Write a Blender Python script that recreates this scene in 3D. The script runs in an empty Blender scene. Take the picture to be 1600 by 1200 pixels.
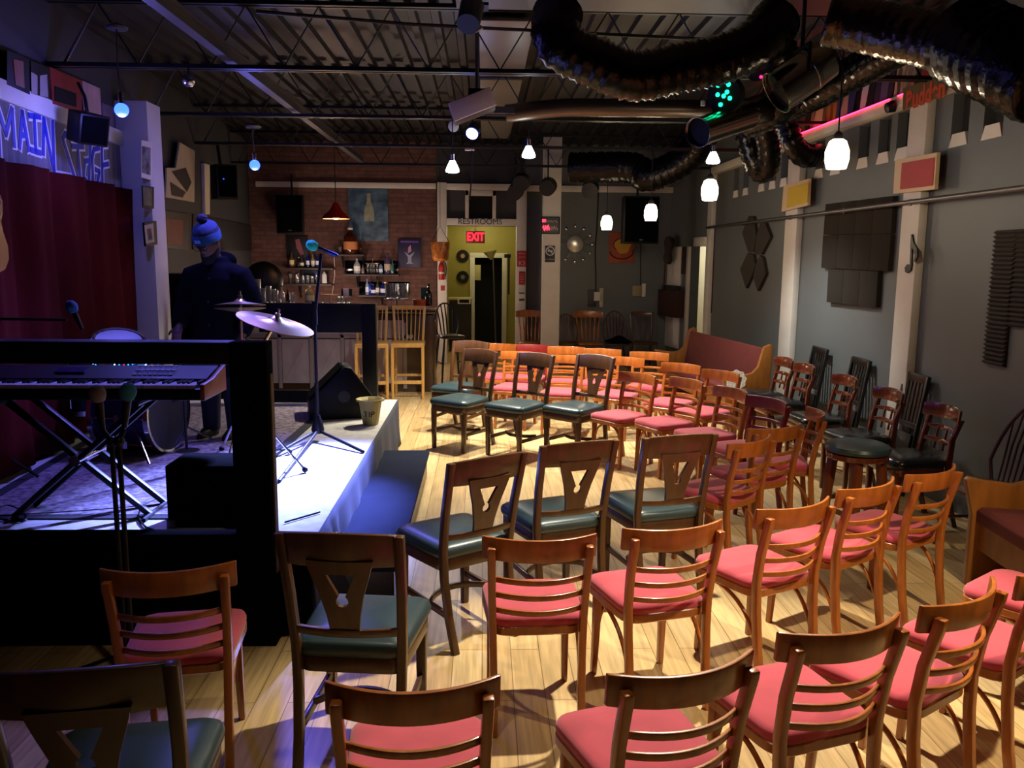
import bpy, bmesh, math, random
from math import pi, sin, cos, radians as rad
from mathutils import Vector as V, Matrix
random.seed(7)
C = bpy.context.scene.collection
SC = bpy.context.scene

# ------------------------------------------------------------------ camera
F, H = 1310.0, 1.85
PITCH, YAW, ROLL = rad(8.68), rad(2.0), rad(0.5)
fw = V((sin(YAW)*cos(PITCH), cos(YAW)*cos(PITCH), -sin(PITCH)))
_r = V((cos(YAW), -sin(YAW), 0)); _u = _r.cross(fw)
rt = _r*cos(ROLL) + _u*sin(ROLL); up = _u*cos(ROLL) - _r*sin(ROLL)
cam = bpy.data.objects.new('camera', bpy.data.cameras.new('camera'))
cam.data.sensor_width = 36; cam.data.lens = 36*F/1600; cam.data.clip_start = .05
M = Matrix((( rt.x, up.x, -fw.x, 0), (rt.y, up.y, -fw.y, 0), (rt.z, up.z, -fw.z, H), (0, 0, 0, 1)))
cam.matrix_world = M
C.objects.link(cam); SC.camera = cam

def at(px, py, X=None, Y=None, Z=None):
    """point of the room seen at a pixel of the photograph, at a known x, y or height"""
    d = fw + rt*((px-800)/F) - up*((py-600)/F)
    t = X/d.x if X is not None else Y/d.y if Y is not None else (Z-H)/d.z
    return V((0, 0, H)) + d*t

# ------------------------------------------------------------------ materials
def lin(h):
    if not isinstance(h, str): return tuple(h)
    h = h.lstrip('#'); o = []
    for i in (0, 2, 4):
        c = int(h[i:i+2], 16)/255
        o.append(c/12.92 if c <= .04045 else ((c+.055)/1.055)**2.4)
    return tuple(o)
MATS = {}
def mat(name, col, rough=.5, metal=0, var=0, scale=(8, 8, 8), bump=0, emit=0, ecol=None, trans=0, coat=0, spec=.5, col2=None, alpha=1, sheen=0):
    if name in MATS: return MATS[name]
    m = bpy.data.materials.new(name); m.use_nodes = True; MATS[name] = m
    nt = m.node_tree; p = nt.nodes['Principled BSDF']; L = nt.links.new
    c = lin(col)
    p.inputs['Base Color'].default_value = (*c, 1); p.inputs['Roughness'].default_value = rough
    p.inputs['Metallic'].default_value = metal; p.inputs['Specular IOR Level'].default_value = spec
    p.inputs['Transmission Weight'].default_value = trans; p.inputs['Coat Weight'].default_value = coat
    p.inputs['Coat Roughness'].default_value = .15
    if sheen: p.inputs['Sheen Weight'].default_value = sheen
    if alpha < 1: p.inputs['Alpha'].default_value = alpha
    if emit:
        p.inputs['Emission Color'].default_value = (*lin(ecol or col), 1); p.inputs['Emission Strength'].default_value = emit
    if var or bump or col2:
        tc = nt.nodes.new('ShaderNodeTexCoord'); mp = nt.nodes.new('ShaderNodeMapping')
        mp.inputs['Scale'].default_value = scale
        n = nt.nodes.new('ShaderNodeTexNoise'); n.inputs['Scale'].default_value = 1; n.inputs['Detail'].default_value = 5
        L(tc.outputs['Object'], mp.inputs['Vector']); L(mp.outputs['Vector'], n.inputs['Vector'])
        if var or col2:
            r = nt.nodes.new('ShaderNodeValToRGB')
            a = tuple(x*(1-var) for x in c); b = lin(col2) if col2 else tuple(min(1, x*(1+var)) for x in c)
            r.color_ramp.elements[0].color = (*a, 1); r.color_ramp.elements[1].color = (*b, 1)
            r.color_ramp.elements[0].position = .32; r.color_ramp.elements[1].position = .68
            L(n.outputs['Fac'], r.inputs['Fac']); L(r.outputs['Color'], p.inputs['Base Color'])
        if bump:
            bp = nt.nodes.new('ShaderNodeBump'); bp.inputs['Strength'].default_value = bump; bp.inputs['Distance'].default_value = .01
            L(n.outputs['Fac'], bp.inputs['Height']); L(bp.outputs['Normal'], p.inputs['Normal'])
    return m

def brickmat(name, swap, c1, c2, mortar, w, h, mw, rough, bump=.3, grain=0, offset=.5):
    """rows of bricks or planks; swap picks which object axes run along and across the courses"""
    m = bpy.data.materials.new(name); m.use_nodes = True; MATS[name] = m
    nt = m.node_tree; p = nt.nodes['Principled BSDF']; L = nt.links.new; N = nt.nodes.new
    tc = N('ShaderNodeTexCoord'); sp = N('ShaderNodeSeparateXYZ'); cb = N('ShaderNodeCombineXYZ')
    L(tc.outputs['Object'], sp.inputs[0]); L(sp.outputs[swap[0]], cb.inputs[0]); L(sp.outputs[swap[1]], cb.inputs[1])
    b = N('ShaderNodeTexBrick'); L(cb.outputs[0], b.inputs['Vector'])
    b.inputs['Color1'].default_value = (*lin(c1), 1); b.inputs['Color2'].default_value = (*lin(c2), 1)
    b.inputs['Mortar'].default_value = (*lin(mortar), 1); b.inputs['Scale'].default_value = 1
    b.inputs['Brick Width'].default_value = w; b.inputs['Row Height'].default_value = h
    b.inputs['Mortar Size'].default_value = mw; b.offset = offset; b.inputs['Bias'].default_value = 0
    out = b.outputs['Color']
    nz = N('ShaderNodeTexNoise'); mp = N('ShaderNodeMapping'); L(cb.outputs[0], mp.inputs[0]); L(mp.outputs[0], nz.inputs['Vector'])
    mp.inputs['Scale'].default_value = (3, 45, 1) if grain else (9, 9, 9); nz.inputs['Scale'].default_value = 1; nz.inputs['Detail'].default_value = 6
    r = N('ShaderNodeValToRGB'); r.color_ramp.elements[0].color = (.72, .72, .72, 1); r.color_ramp.elements[1].color = (1.15, 1.15, 1.15, 1)
    r.color_ramp.elements[0].position = .3; r.color_ramp.elements[1].position = .7
    L(nz.outputs['Fac'], r.inputs['Fac'])
    mx = N('ShaderNodeMix'); mx.data_type = 'RGBA'; mx.blend_type = 'MULTIPLY'; mx.inputs[0].default_value = 1
    L(out, mx.inputs[6]); L(r.outputs['Color'], mx.inputs[7]); L(mx.outputs[2], p.inputs['Base Color'])
    p.inputs['Roughness'].default_value = rough
    bp = N('ShaderNodeBump'); bp.inputs['Strength'].default_value = bump; bp.inputs['Distance'].default_value = .006; bp.invert = True
    L(b.outputs['Fac'], bp.inputs['Height']); L(bp.outputs['Normal'], p.inputs['Normal'])
    return m

# ------------------------------------------------------------------ mesh helpers
class MB:
    def __init__(s): s.bm = bmesh.new()
    def _v(s, p): return s.bm.verts.new(p)
    def f(s, vs):
        try: return s.bm.faces.new(vs)
        except ValueError: return None
    def box(s, c, d, R=None):
        c = V(c); vs = []
        for k in range(8):
            q = V(((1 if k & 1 else -1)*d[0]/2, (1 if k & 2 else -1)*d[1]/2, (1 if k & 4 else -1)*d[2]/2))
            if R is not None: q = R @ q
            vs.append(s._v(c+q))
        for a in ((0, 2, 3, 1), (4, 5, 7, 6), (0, 1, 5, 4), (2, 6, 7, 3), (0, 4, 6, 2), (1, 3, 7, 5)): s.f([vs[i] for i in a])
        return s
    def bar(s, a, b, w, h, up_=(0, 0, 1), w2=None, h2=None):
        a, b = V(a), V(b); t = (b-a).normalized(); u = V(up_)
        if abs(t.dot(u)) > .98: u = V((0, 1, 0))
        x = t.cross(u).normalized(); y = x.cross(t)
        return s.loft([[p + x*sx*ww/2 + y*sy*hh/2 for sx, sy in ((-1, -1), (1, -1), (1, 1), (-1, 1))]
                       for p, ww, hh in ((a, w, h), (b, w2 or w, h2 or h))])
    def loft(s, rings, close=True, cap=True):
        R = [[s._v(p) for p in r] for r in rings]; n = len(R[0])
        for A, B in zip(R, R[1:]):
            for i in range(n if close else n-1):
                s.f([A[i], A[(i+1) % n], B[(i+1) % n], B[i]])
        if cap and close:
            s.f(R[0][::-1]); s.f(R[-1])
        return s
    def tube(s, pts, r, n=8, cap=True, sec=None):
        P = [V(p) for p in pts]; rr = r if isinstance(r, (list, tuple)) else [r]*len(P)
        rings = []; prev = None
        for i, p in enumerate(P):
            t = (P[min(i+1, len(P)-1)] - P[max(i-1, 0)])
            t = t.normalized() if t.length > 1e-9 else V((0, 0, 1))
            if prev is None:
                a = V((0, 0, 1)) if abs(t.z) < .9 else V((1, 0, 0))
                x = t.cross(a).normalized()
            else: x = (prev - t*prev.dot(t)).normalized()
            prev = x; y = t.cross(x)
            if sec: rings.append([p + x*q[0] + y*q[1] for q in sec])
            else: rings.append([p + (x*cos(2*pi*k/n) + y*sin(2*pi*k/n))*rr[i] for k in range(n)])
        return s.loft(rings, cap=cap)
    def lathe(s, prof, o=(0, 0, 0), ax=(0, 0, 1), n=24, cap=True, sc=(1, 1)):
        o = V(o); ax = V(ax).normalized(); a = V((1, 0, 0)) if abs(ax.x) < .9 else V((0, 1, 0))
        x = (a - ax*a.dot(ax)).normalized(); y = ax.cross(x)
        return s.loft([[o + ax*h + (x*cos(2*pi*k/n)*sc[0] + y*sin(2*pi*k/n)*sc[1])*max(r, .0004) for k in range(n)] for r, h in prof], cap=cap)
    def prism(s, poly, th, Mx=None, z0=None):
        Mx = Mx or Matrix.Identity(4); a = -th/2 if z0 is None else z0
        A = [s._v(Mx @ V((x, y, a))) for x, y in poly]; B = [s._v(Mx @ V((x, y, a+th))) for x, y in poly]
        n = len(poly); s.f(A[::-1]); s.f(B)
        for i in range(n): s.f([A[i], A[(i+1) % n], B[(i+1) % n], B[i]])
        return s
    def sph(s, c, r, sc=(1, 1, 1), n=14, m=9):
        c = V(c)
        return s.loft([[c + V((sin(pi*j/m)*cos(2*pi*k/n)*r*sc[0]+1e-6, sin(pi*j/m)*sin(2*pi*k/n)*r*sc[1], -cos(pi*j/m)*r*sc[2])) if 0 < j < m else
                        c + V((.0005*cos(2*pi*k/n), .0005*sin(2*pi*k/n), -cos(pi*j/m)*r*sc[2])) for k in range(n)] for j in range(m+1)])
    def disc(s, c, r, ax, n=24, th=.002): return s.lathe([(r, -th/2), (r, th/2)], c, ax, n)
    def quad(s, *p): s.f([s._v(V(q)) for q in p]); return s
    def grid(s, fn, nu, nv):
        G = [[s._v(fn(i/nu, j/nv)) for j in range(nv+1)] for i in range(nu+1)]
        for i in range(nu):
            for j in range(nv): s.f([G[i][j], G[i+1][j], G[i+1][j+1], G[i][j+1]])
        return s
    def arc(s, w, h, th, sag, z0, y0, lean=0, n=12, crown=0, x0=0):
        """curved rail across x: its ends lie sag in front (+y) of its middle; crown lifts the middle of the top"""
        rings = []
        for i in range(n+1):
            u = -1+2*i/n; x = x0+u*w/2; y = y0+sag*u*u; k = 2*sag*u/(w/2)*2; hh = h+crown*(1-u*u)
            nx, ny = -k/math.hypot(1, k)*0, 1
            rings.append([V((x, y-th/2, z0)), V((x, y+th/2, z0)), V((x, y+th/2-lean*hh, z0+hh)), V((x, y-th/2-lean*hh, z0+hh))])
        return s.loft(rings)
    def build(s, name, m, parent=None, smooth=True, bevel=0, seg=2, ang=38, loc=None, solid=0, sub=0):
        bm = s.bm
        bmesh.ops.recalc_face_normals(bm, faces=bm.faces[:])
        if bevel:
            es = [e for e in bm.edges if len(e.link_faces) == 2 and e.calc_face_angle(0) > rad(32)]
            bmesh.ops.bevel(bm, geom=es, offset=bevel, segments=seg, affect='EDGES', clamp_overlap=True, profile=.5)
        me = bpy.data.meshes.new(name); bm.to_mesh(me); bm.free()
        if smooth:
            me.polygons.foreach_set('use_smooth', [True]*len(me.polygons)); me.set_sharp_from_angle(angle=rad(ang))
        o = bpy.data.objects.new(name, me); C.objects.link(o)
        if m is not None: me.materials.append(m)
        if parent: o.parent = parent
        if loc is not None: o.location = loc
        if solid:
            md = o.modifiers.new('solid', 'SOLIDIFY'); md.thickness = solid; md.offset = 0
        if sub:
            md = o.modifiers.new('sub', 'SUBSURF'); md.levels = sub; md.render_levels = sub
        return o

def tag(o, label=None, cat=None, group=None, kind=None):
    if label: o['label'] = label
    if cat: o['category'] = cat
    if group: o['group'] = group
    if kind: o['kind'] = kind
    return o
def thing(name, label, cat, loc=(0, 0, 0), rz=0, group=None, R=None):
    o = bpy.data.objects.new(name, None); C.objects.link(o); o.empty_display_size = .05
    o.location = loc
    if R is not None: o.rotation_euler = R.to_euler()
    else: o.rotation_euler = (0, 0, rz)
    return tag(o, label, cat, group)
def struct(o): o['kind'] = 'structure'; return o
def dup(root, loc, rz, label, group=None):
    r = root.copy(); C.objects.link(r); r.location = loc; r.rotation_euler = (0, 0, rz)
    r['label'] = label
    if group: r['group'] = group
    for ch in list(root.children):
        c = ch.copy(); C.objects.link(c); c.parent = r
        for g in list(ch.children):
            d = g.copy(); C.objects.link(d); d.parent = c
    return r
def text(s, name, size, m, parent=None, Mx=None, th=.002, label=None, bold=0, align='CENTER', sx=1):
    cu = bpy.data.curves.new(name, 'FONT'); cu.body = s; cu.size = size; cu.align_x = align; cu.align_y = 'CENTER'; cu.extrude = th; cu.offset = bold
    o = bpy.data.objects.new(name, cu); C.objects.link(o)
    dg = bpy.context.evaluated_depsgraph_get(); me = bpy.data.meshes.new_from_object(o.evaluated_get(dg))
    C.objects.unlink(o); bpy.data.objects.remove(o)
    if sx != 1: me.transform(Matrix.Diagonal((sx, 1, 1, 1)))
    if Mx is not None: me.transform(Mx)
    me.materials.clear(); me.materials.append(m)
    q = bpy.data.objects.new(name, me); C.objects.link(q)
    if parent: q.parent = parent
    return q
def face(o, x, n):
    """matrix whose x axis runs along x, z axis along the normal n, at o"""
    n = V(n).normalized(); x = V(x).normalized(); y = n.cross(x)
    return Matrix(((x.x, y.x, n.x, o[0]), (x.y, y.y, n.y, o[1]), (x.z, y.z, n.z, o[2]), (0, 0, 0, 1)))
def bez(a, b, c, d, n=12):
    a, b, c, d = V(a), V(b), V(c), V(d)
    return [a*(1-t)**3 + b*3*t*(1-t)**2 + c*3*t*t*(1-t) + d*t**3 for t in (i/n for i in range(n+1))]
def spline(pts, n=6):
    P = [V(p) for p in pts]; Q = [P[0]*2-P[1]] + P + [P[-1]*2-P[-2]]; out = []
    for i in range(1, len(Q)-2):
        for k in range(n):
            t = k/n; a, b, c, d = Q[i-1], Q[i], Q[i+1], Q[i+2]
            out.append(.5*((2*b)+(c-a)*t+(2*a-5*b+4*c-d)*t*t+(3*b-a-3*c+d)*t**3))
    return out+[P[-1]]

# shared materials
wood_red = mat('cafe_chair_wood', '#a05a22', .32, var=.22, scale=(30, 30, 5), coat=.35)
wood_painted = mat('red_painted_wood', '#7d1c18', .45, var=.1, scale=(20, 20, 6), coat=.05)
cushion_red = mat('red_fabric', '#b5404f', .9, var=.1, scale=(9, 9, 9), sheen=.25, bump=.12)
walnut = mat('walnut', '#4b2f17', .36, var=.22, scale=(28, 28, 5), coat=.25)
vinyl = mat('dark_vinyl', '#2b3c40', .33, var=.05, scale=(12, 12, 12))
black_vinyl = mat('glossy_black_vinyl', '#15191a', .22)
cherry = mat('cherry_varnish', '#5a2410', .2, var=.25, scale=(28, 28, 6), coat=.6)
black_paint = mat('black_paint', (.003, .003, .0034), .5, spec=.22)
black_wood = mat('black_wood', (.004, .004, .004), .38, coat=.15)
black_felt = mat('black_cloth', (.0012, .0012, .0016), .95, spec=.03)
black_metal = mat('black_metal', (.006, .006, .0065), .42, .4)
chrome = mat('chrome', '#d5d5d8', .18, 1)
steel = mat('dull_steel', '#6e6e70', .42, .9)
white_paint = mat('white_trim_paint', '#cfc9bd', .6, var=.05, scale=(3, 3, 6))
grey_paint = mat('grey_wall_paint', '#5c6161', .55, var=.05, scale=(1.5, 1.5, 1.5))
oak = mat('oak', '#9a5a22', .35, var=.25, scale=(22, 22, 4), coat=.3)
dark_oak = mat('dark_oak', '#4a2a14', .3, var=.3, scale=(24, 24, 4), coat=.4)
pine = mat('pale_pine', '#c69a52', .38, var=.12, scale=(22, 22, 4), coat=.2)
foil = mat('dark_foil', '#6b6660', .16, .9, var=.15, scale=(14, 14, 14), bump=.9)
foam_grey = mat('grey_foam', '#2f2b25', .98, spec=.1)
# ------------------------------------------------------------------ the room
floor_m = brickmat('oak_planks', (1, 0), '#c2a06c', '#d9bd8a', '#8a6c45', 1.25, .135, .0022, .34, .15, grain=1, offset=.37)
brick_m = brickmat('painted_brick', (0, 2), '#59392f', '#6a453a', '#4d342c', .21, .072, .006, .8, .35)
yellow_paint = mat('yellow_wall_paint', '#94893a', .6, var=.05, scale=(2, 2, 2))
deck_m = mat('dark_metal_deck', '#191715', .5, .3, var=.15, scale=(3, 1, 3))
sheet_m = mat('grey_sheet_metal', '#77736e', .45, .5, var=.06, scale=(2, 1, 2))
dark_wall = mat('dark_grey_paint', '#333335', .7, var=.06, scale=(2, 2, 2))
W = 3.5; YB = 14.5; ZD = 3.68
LA, LB = V((-2.577, 0, 0)), V((-3.926, 14.5, 0))                # the left wall drifts away from the room's axis
LD = (LB-LA).normalized(); LN = V((LD.y, -LD.x, 0))
RA, RB = V((3.5, 12.9, 0)), V((3.2, 14.5, 0))                   # the angled end of the right wall
RD = (RB-RA).normalized(); RN = V((-RD.y, RD.x, 0))
def on(px, py, A, D):
    d = fw + rt*((px-800)/F) - up*((py-600)/F); n = V((D.y, -D.x, 0))
    return V((0, 0, H)) + d*((A - V((0, 0, H))).dot(n)/d.dot(n))
def onL(px, py, off=0): return on(px, py, LA+LN*off, LD)
def onR(px, py, off=0): return at(px, py, X=W-off)

struct(MB().box((0, 8.5, -.05), (12, 23, .1)).build('floor', floor_m))
# right wall with its row of upright slots
SLOT = [1150, 1165, 1189.5, 1206.5, 1224, 1278, 1303, 1345, 1376, 1405, 1491, 1542]
mb = MB(); ys = []
for p_ in SLOT:
    y = at(p_, 300, X=W).y; w_ = .115
    ys.append((y-w_, y+w_))
ys.sort(); zs0, zs1 = 2.70, 3.07
mb.box((W+.1, 5.45, zs0/2), (.2, 14.9, zs0)); mb.box((W+.1, 5.45, (zs1+4)/2), (.2, 14.9, 4-zs1))
prev = -2
for a, b in ys+[(12.9, 12.9)]:
    if a > prev: mb.box((W+.1, (prev+a)/2, (zs0+zs1)/2), (.2, a-prev, zs1-zs0))
    prev = b
mb.box((W+.14, 5.45, (zs0+zs1)/2), (.1, 14.9, zs1-zs0))
struct(mb.build('wall_right', grey_paint, smooth=False))
sl = MB()
slot_dark = mat('slot_back_paint', '#2c2a27', .7)
for i, (a, b) in enumerate(ys):
    sl.box((W+.085, (a+b)/2, (zs0+zs1)/2), (.008, b-a-.004, zs1-zs0-.004))
struct(sl.build('trim_1', slot_dark, smooth=False))
wl = MB()
for a, b in ys:
    h = (b-a)/2; wl.prism([(-h*1.05, -.02), (h*1.05, -.02), (h*.72, .075), (-h*.72, .075)], .03, Matrix(((0, 0, 1, W+.008), (1, 0, 0, (a+b)/2), (0, 1, 0, zs0), (0, 0, 0, 1))))
struct(wl.build('trim_2', white_paint, smooth=False))
def col(n, y0, y1, z1=3.08, x0=W-.07):
    struct(MB().box(((x0+W)/2-.002, (y0+y1)/2, z1/2), (W-x0, y1-y0, z1)).build('trim_%d' % n, white_paint, bevel=.006))
col(3, 6.62, 6.9); col(4, 9.24, 9.6); col(5, 12.76, 12.98)
# ledge under the album covers
struct(MB().box((W-.055, 8.6, 3.13), (.11, 8.4, .1)).build('trim_6', white_paint, bevel=.004))
# angled end wall, back walls, restroom front
def wallbox(A, B, z0, z1, th, side):
    A, B = V(A), V(B); d = (B-A).normalized(); n = V((d.y, -d.x, 0))*side
    return [A, B, B+n*th, A+n*th], z0, z1
def wall(name, A, B, z0, z1, m, th=.15, side=1):
    q, a, b = wallbox(A, B, z0, z1, th, side)
    return struct(MB().prism([(p.x, p.y) for p in q], b-a, z0=a).build(name, m, smooth=False))
mb = MB()
def seg(mb, A, B, z0, z1, th=.15, side=1):
    q, a, b = wallbox(A, B, z0, z1, th, side); mb.prism([(p.x, p.y) for p in q], b-a, z0=a)
t0, t1 = [(on(p, 450, RA, RD)-RA).dot(RD) for p in (1104, 1078)]
RL = (RB-RA).length; zt = on(1090, 385, RA, RD).z
seg(mb, RA, RA+RD*t0, 0, 4); seg(mb, RA+RD*t1, RB, 0, 4); seg(mb, RA+RD*t0, RA+RD*t1, zt, 4)
struct(mb.build('wall_right_end', grey_paint, smooth=False))
d1 = MB()                                                        # the side door's white frame
for t in (t0-.05, t1+.05): d1.box(RA+RD*t - RN*-.02 + V((0, 0, zt/2)), (.05, .12, zt))
d1.box(RA+RD*(t0+t1)/2 + RN*.02 + V((0, 0, zt+.07)), (.05, t1-t0+.22, .14))
struct(d1.build('door_1', white_paint, bevel=.004))
struct(MB().box((4.6, 13.6, 1.5), (1.9, .1, 3)).box((4.6, 15.1, 1.5), (1.9, .1, 3)).box((5.5, 14.3, 1.5), (.1, 1.6, 3)).build('wall_beyond_door', mat('pale_wall', '#c9c4ae', .7), smooth=False))
XR0, XR1, ZH = -.62, .56, 2.35
mb = MB(); seg(mb, (.7, YB, 0), (3.3, YB, 0), 0, 4, side=-1)
struct(mb.build('wall_back', grey_paint, smooth=False))
struct(MB().box((-2.45, YB+.1, 2), (3.3, .2, 4)).build('wall_back_brick', brick_m, smooth=False))
struct(MB().box((0, YB+.1, 3.2), (1.6, .18, 1.7)).build('wall_back_header', dark_wall, smooth=False))
def board(n, c, d, m=white_paint, name='trim_%d'):
    return struct(MB().box(c, d).build(name % n, m, bevel=.004))
board(7, (-.70, YB-.01, 1.53), (.155, .24, 3.05)); board(8, (.64, YB-.01, 1.53), (.17, .24, 3.05))
board(9, (-.03, YB-.015, 2.41), (1.2, .22, .115)); board(10, (-.03, YB-.015, 2.99), (1.2, .22, .1))
x0, x1, y0_, y1_ = [at(727, 320, Y=YB-.05).x, at(775, 320, Y=YB-.05).x, 2.47, 2.94]
board(11, (x0+.03, YB-.02, 2.7), (.06, .2, .46)); board(12, (x1-.03, YB-.02, 2.7), (.06, .2, .46)); board(13, ((x0+x1)/2, YB-.02, 2.89), (x1-x0, .2, .09))
struct(MB().box(((x0+x1)/2, YB-.005, 2.66), (x1-x0-.12, .03, .38)).build('trim_14', mat('dark_hole', '#030303', .9)))
board(15, (-2.3, YB-.03, 3.0), (3.0, .06, .09)); board(16, (2.0, YB-.03, 2.98), (2.6, .06, .1))
# wall left, its column, dark upper band
wall('wall_left', LA-LD*2, LB, 0, 4, dark_wall, side=-1)
cA = onL(187, 300); yc = cA.y
struct(MB().box((onL(190, 300).x+.14, yc+.16, 1.6), (.3, .32, 3.2)).build('trim_17', mat('white_column_paint', '#c9c6c4', .6), bevel=.006))
struct(MB().box((.0, -2.1, 2), (8, .2, 4)).build('wall_front', dark_wall, smooth=False))
# restroom passage
hall = MB(); hall.box((-1.02, 16.2, 1.3), (.1, 3.2, 2.7)); hall.box((.85, 16.6, 1.3), (.1, 4.0, 2.7))
hx0, hx1 = at(738, 450, Y=17.4).x, at(788, 450, Y=17.4).x
hall.box(((-1.02+hx0)/2, 17.45, 1.3), (hx0+1.02, .1, 2.7)); hall.box(((hx1+.9)/2, 17.45, 1.3), (.9-hx1, .1, 2.7)); zd = at(760, 402, Y=17.4).z
hall.box(((hx0+hx1)/2, 17.45, (zd+2.7)/2), (hx1-hx0, .1, 2.7-zd))
struct(hall.build('wall_passage', yellow_paint, smooth=False))
struct(MB().box((0, 16.5, 2.56), (2, 3.8, .06)).build('ceiling_passage', mat('cream_ceiling', '#a89f58', .7), smooth=False))
df = MB()
for x in (hx0, hx1): df.box((x, 17.37, zd/2), (.1, .06, zd))
df.box(((hx0+hx1)/2, 17.37, zd+.04), (hx1-hx0+.1, .06, .1)); struct(df.build('door_2', white_paint, bevel=.004))
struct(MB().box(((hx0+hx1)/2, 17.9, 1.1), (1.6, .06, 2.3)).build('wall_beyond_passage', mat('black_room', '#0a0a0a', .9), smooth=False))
# corrugated roof deck
prof = []; x = -5.2; k = 0
while x < 4.2:
    prof += [(x, 3.72), (x+.10, 3.72), (x+.115, ZD), (x+.165, ZD)]; x += .18
mb = MB()
A = [mb._v((x, -2.2, z)) for x, z in prof]; B = [mb._v((x, 15.2, z)) for x, z in prof]
for i in range(len(A)-1): mb.f([A[i], A[i+1], B[i+1], B[i]])
dk = struct(mb.build('ceiling', deck_m, smooth=False, solid=.01))
# open web joists across the room
for i, y in enumerate((4.37, 6.51, 8.65, 10.85, 13.05)):
    j = thing('roof_joist', ['black open web roof joist nearest the camera, crossing above the front chairs', 'black open web roof joist behind the sagging foil duct, second from the camera', 'black open web roof joist just beyond the white projector, third from the camera', 'black open web roof joist above the pair of bright spot bulbs', 'farthest black open web roof joist, near the restroom front'][i], 'joist', (0, y, 3.2), group='roof joists')
    xl = LA.x + (LB.x-LA.x)*y/14.5 + .02; xr = W-.02
    for nm, z in (('bottom_chord', 0), ('top_chord', .45)):
        mb = MB(); mb.box(((xl+xr)/2, -.03, z), (xr-xl, .035, .03)); mb.box(((xl+xr)/2, .03, z), (xr-xl, .035, .03)); mb.build(nm, black_metal, j)
    pts = []; x = xl+.1; a = 0
    while x < xr-.05: pts.append((x, 0, .012 if a % 2 == 0 else .44)); x += .265; a += 1
    MB().tube(pts, .011, 6).build('web', black_metal, j)
bm_ = MB(); bm_.box((-1.87, 7.9, 3.245), (.075, 11, .008)).box((-1.87, 7.9, 3.29), (.012, 11, .08)).box((-1.87, 7.9, 3.335), (.075, 11, .008))
tag(bm_.build('roof_beam', mat('grey_beam_paint', '#4a4649', .5), smooth=False), 'long pale steel beam running to the back wall above the stage', 'beam')
for i, (ya, yb) in enumerate(((6.6, 8.56), (8.74, 10.76), (10.94, 12.96))):
    struct(MB().box((.17, (ya+yb)/2, 3.6), (.42, yb-ya, .03)).build('ceiling_panel', sheet_m, bevel=.004))
struct(MB().box((1.3, 5.45, 3.62), (3.0, 1.9, .02)).build('ceiling_panel', sheet_m, bevel=.004))
MB_ = MB(); MB_.tube([at(400, 18, Y=5.7), at(640, 38, Y=5.9), at(1190, 66, Y=6.2)], .012, 6)
tag(MB_.build('conduit', black_metal), 'thin black conduit crossing the joists above the projector', 'pipe')
# ------------------------------------------------------------------ chairs
def leg(name, m, parent, pts, w=.032, d=.036, w1=None):
    mb = MB(); P = [V(p) for p in pts]; n = len(P); rings = []
    for i, p in enumerate(P):
        k = i/(n-1); ww = w+((w1 or w)-w)*k
        rings.append([p+V((sx*ww/2, sy*d*(ww/w)/2, 0)) for sx, sy in ((-1, -1), (1, -1), (1, 1), (-1, 1))])
    return mb.loft(rings).build(name, m, parent, bevel=.006)
def seat_outline(wf, wr, d, r=.07, n=6, yc=0):
    c = [(wf/2, d/2), (-wf/2, d/2), (-wr/2, -d/2), (wr/2, -d/2)]; out = []
    for i, (x, y) in enumerate(c):
        px, py = c[i-1]; nx, ny = c[(i+1) % 4]
        a = V((px-x, py-y)).normalized()*r; b = V((nx-x, ny-y)).normalized()*r
        for k in range(n+1):
            t = k/n
            out.append((x+a.x*(1-t)**2+b.x*t*t, y+a.y*(1-t)**2+b.y*t*t+yc))
    return out
def pad(outline, z0, prof):
    mb = MB(); cx = sum(p[0] for p in outline)/len(outline); cy = sum(p[1] for p in outline)/len(outline)
    mb.loft([[V((cx+(x-cx)*s, cy+(y-cy)*s, z0+z)) for x, y in outline] for s, z in prof]); return mb
PADS = [(.985, 0), (1, .008), (1.0, .02), (.975, .032), (.9, .04), (.7, .045), (.35, .047), (.05, .047)]
PADV = [(.97, 0), (1, .012), (1.01, .03), (.985, .048), (.92, .06), (.75, .072), (.4, .08), (.05, .081)]
def red_chair(wood, cloth, label, nm='cafe_chair'):
    t = thing(nm, label, 'chair', group='red cushioned cafe chairs')
    so = seat_outline(.41, .37, .40, .08)
    pad(so, .425, PADS).build('seat_cushion', cloth, t, ang=60)
    pad(so, .385, [(.97, 0), (1, .006), (1, .034), (.97, .04)]).build('seat_frame', wood, t)
    for s in (-1, 1):
        leg('front_leg', wood, t, [(s*.165, .165, 0), (s*.162, .155, .2), (s*.16, .15, .385)], .026, .028, .036)
        leg('rear_leg', wood, t, [(s*.172, -.25, 0), (s*.172, -.222, .16), (s*.175, -.205, .34), (s*.178, -.202, .46), (s*.182, -.222, .6), (s*.186, -.262, .745), (s*.186, -.266, .772)], .03, .036, .03)
        MB().tube(bez((s*.178, .06, .385), (s*.178, -.1, .37), (s*.172, -.17, .3), (s*.17, -.215, .16)), .0095, 8).build('side_brace', wood, t)
        MB().tube(bez((s*.158, .15, .17), (s*.156, .15, .3), (s*.12, .15, .37), (s*.02, .15, .385)), .0095, 8).build('front_brace', wood, t)
    MB().arc(.44, .092, .016, .075, .712, -.283, .1, 16).build('top_rail', wood, t, bevel=.004)
    for z, w, y in ((.487, .335, -.252), (.553, .338, -.262), (.62, .342, -.278)):
        MB().arc(w, .024, .014, .055, z, y, .1, 12).build('slat', wood, t, bevel=.004)
    return t
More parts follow.
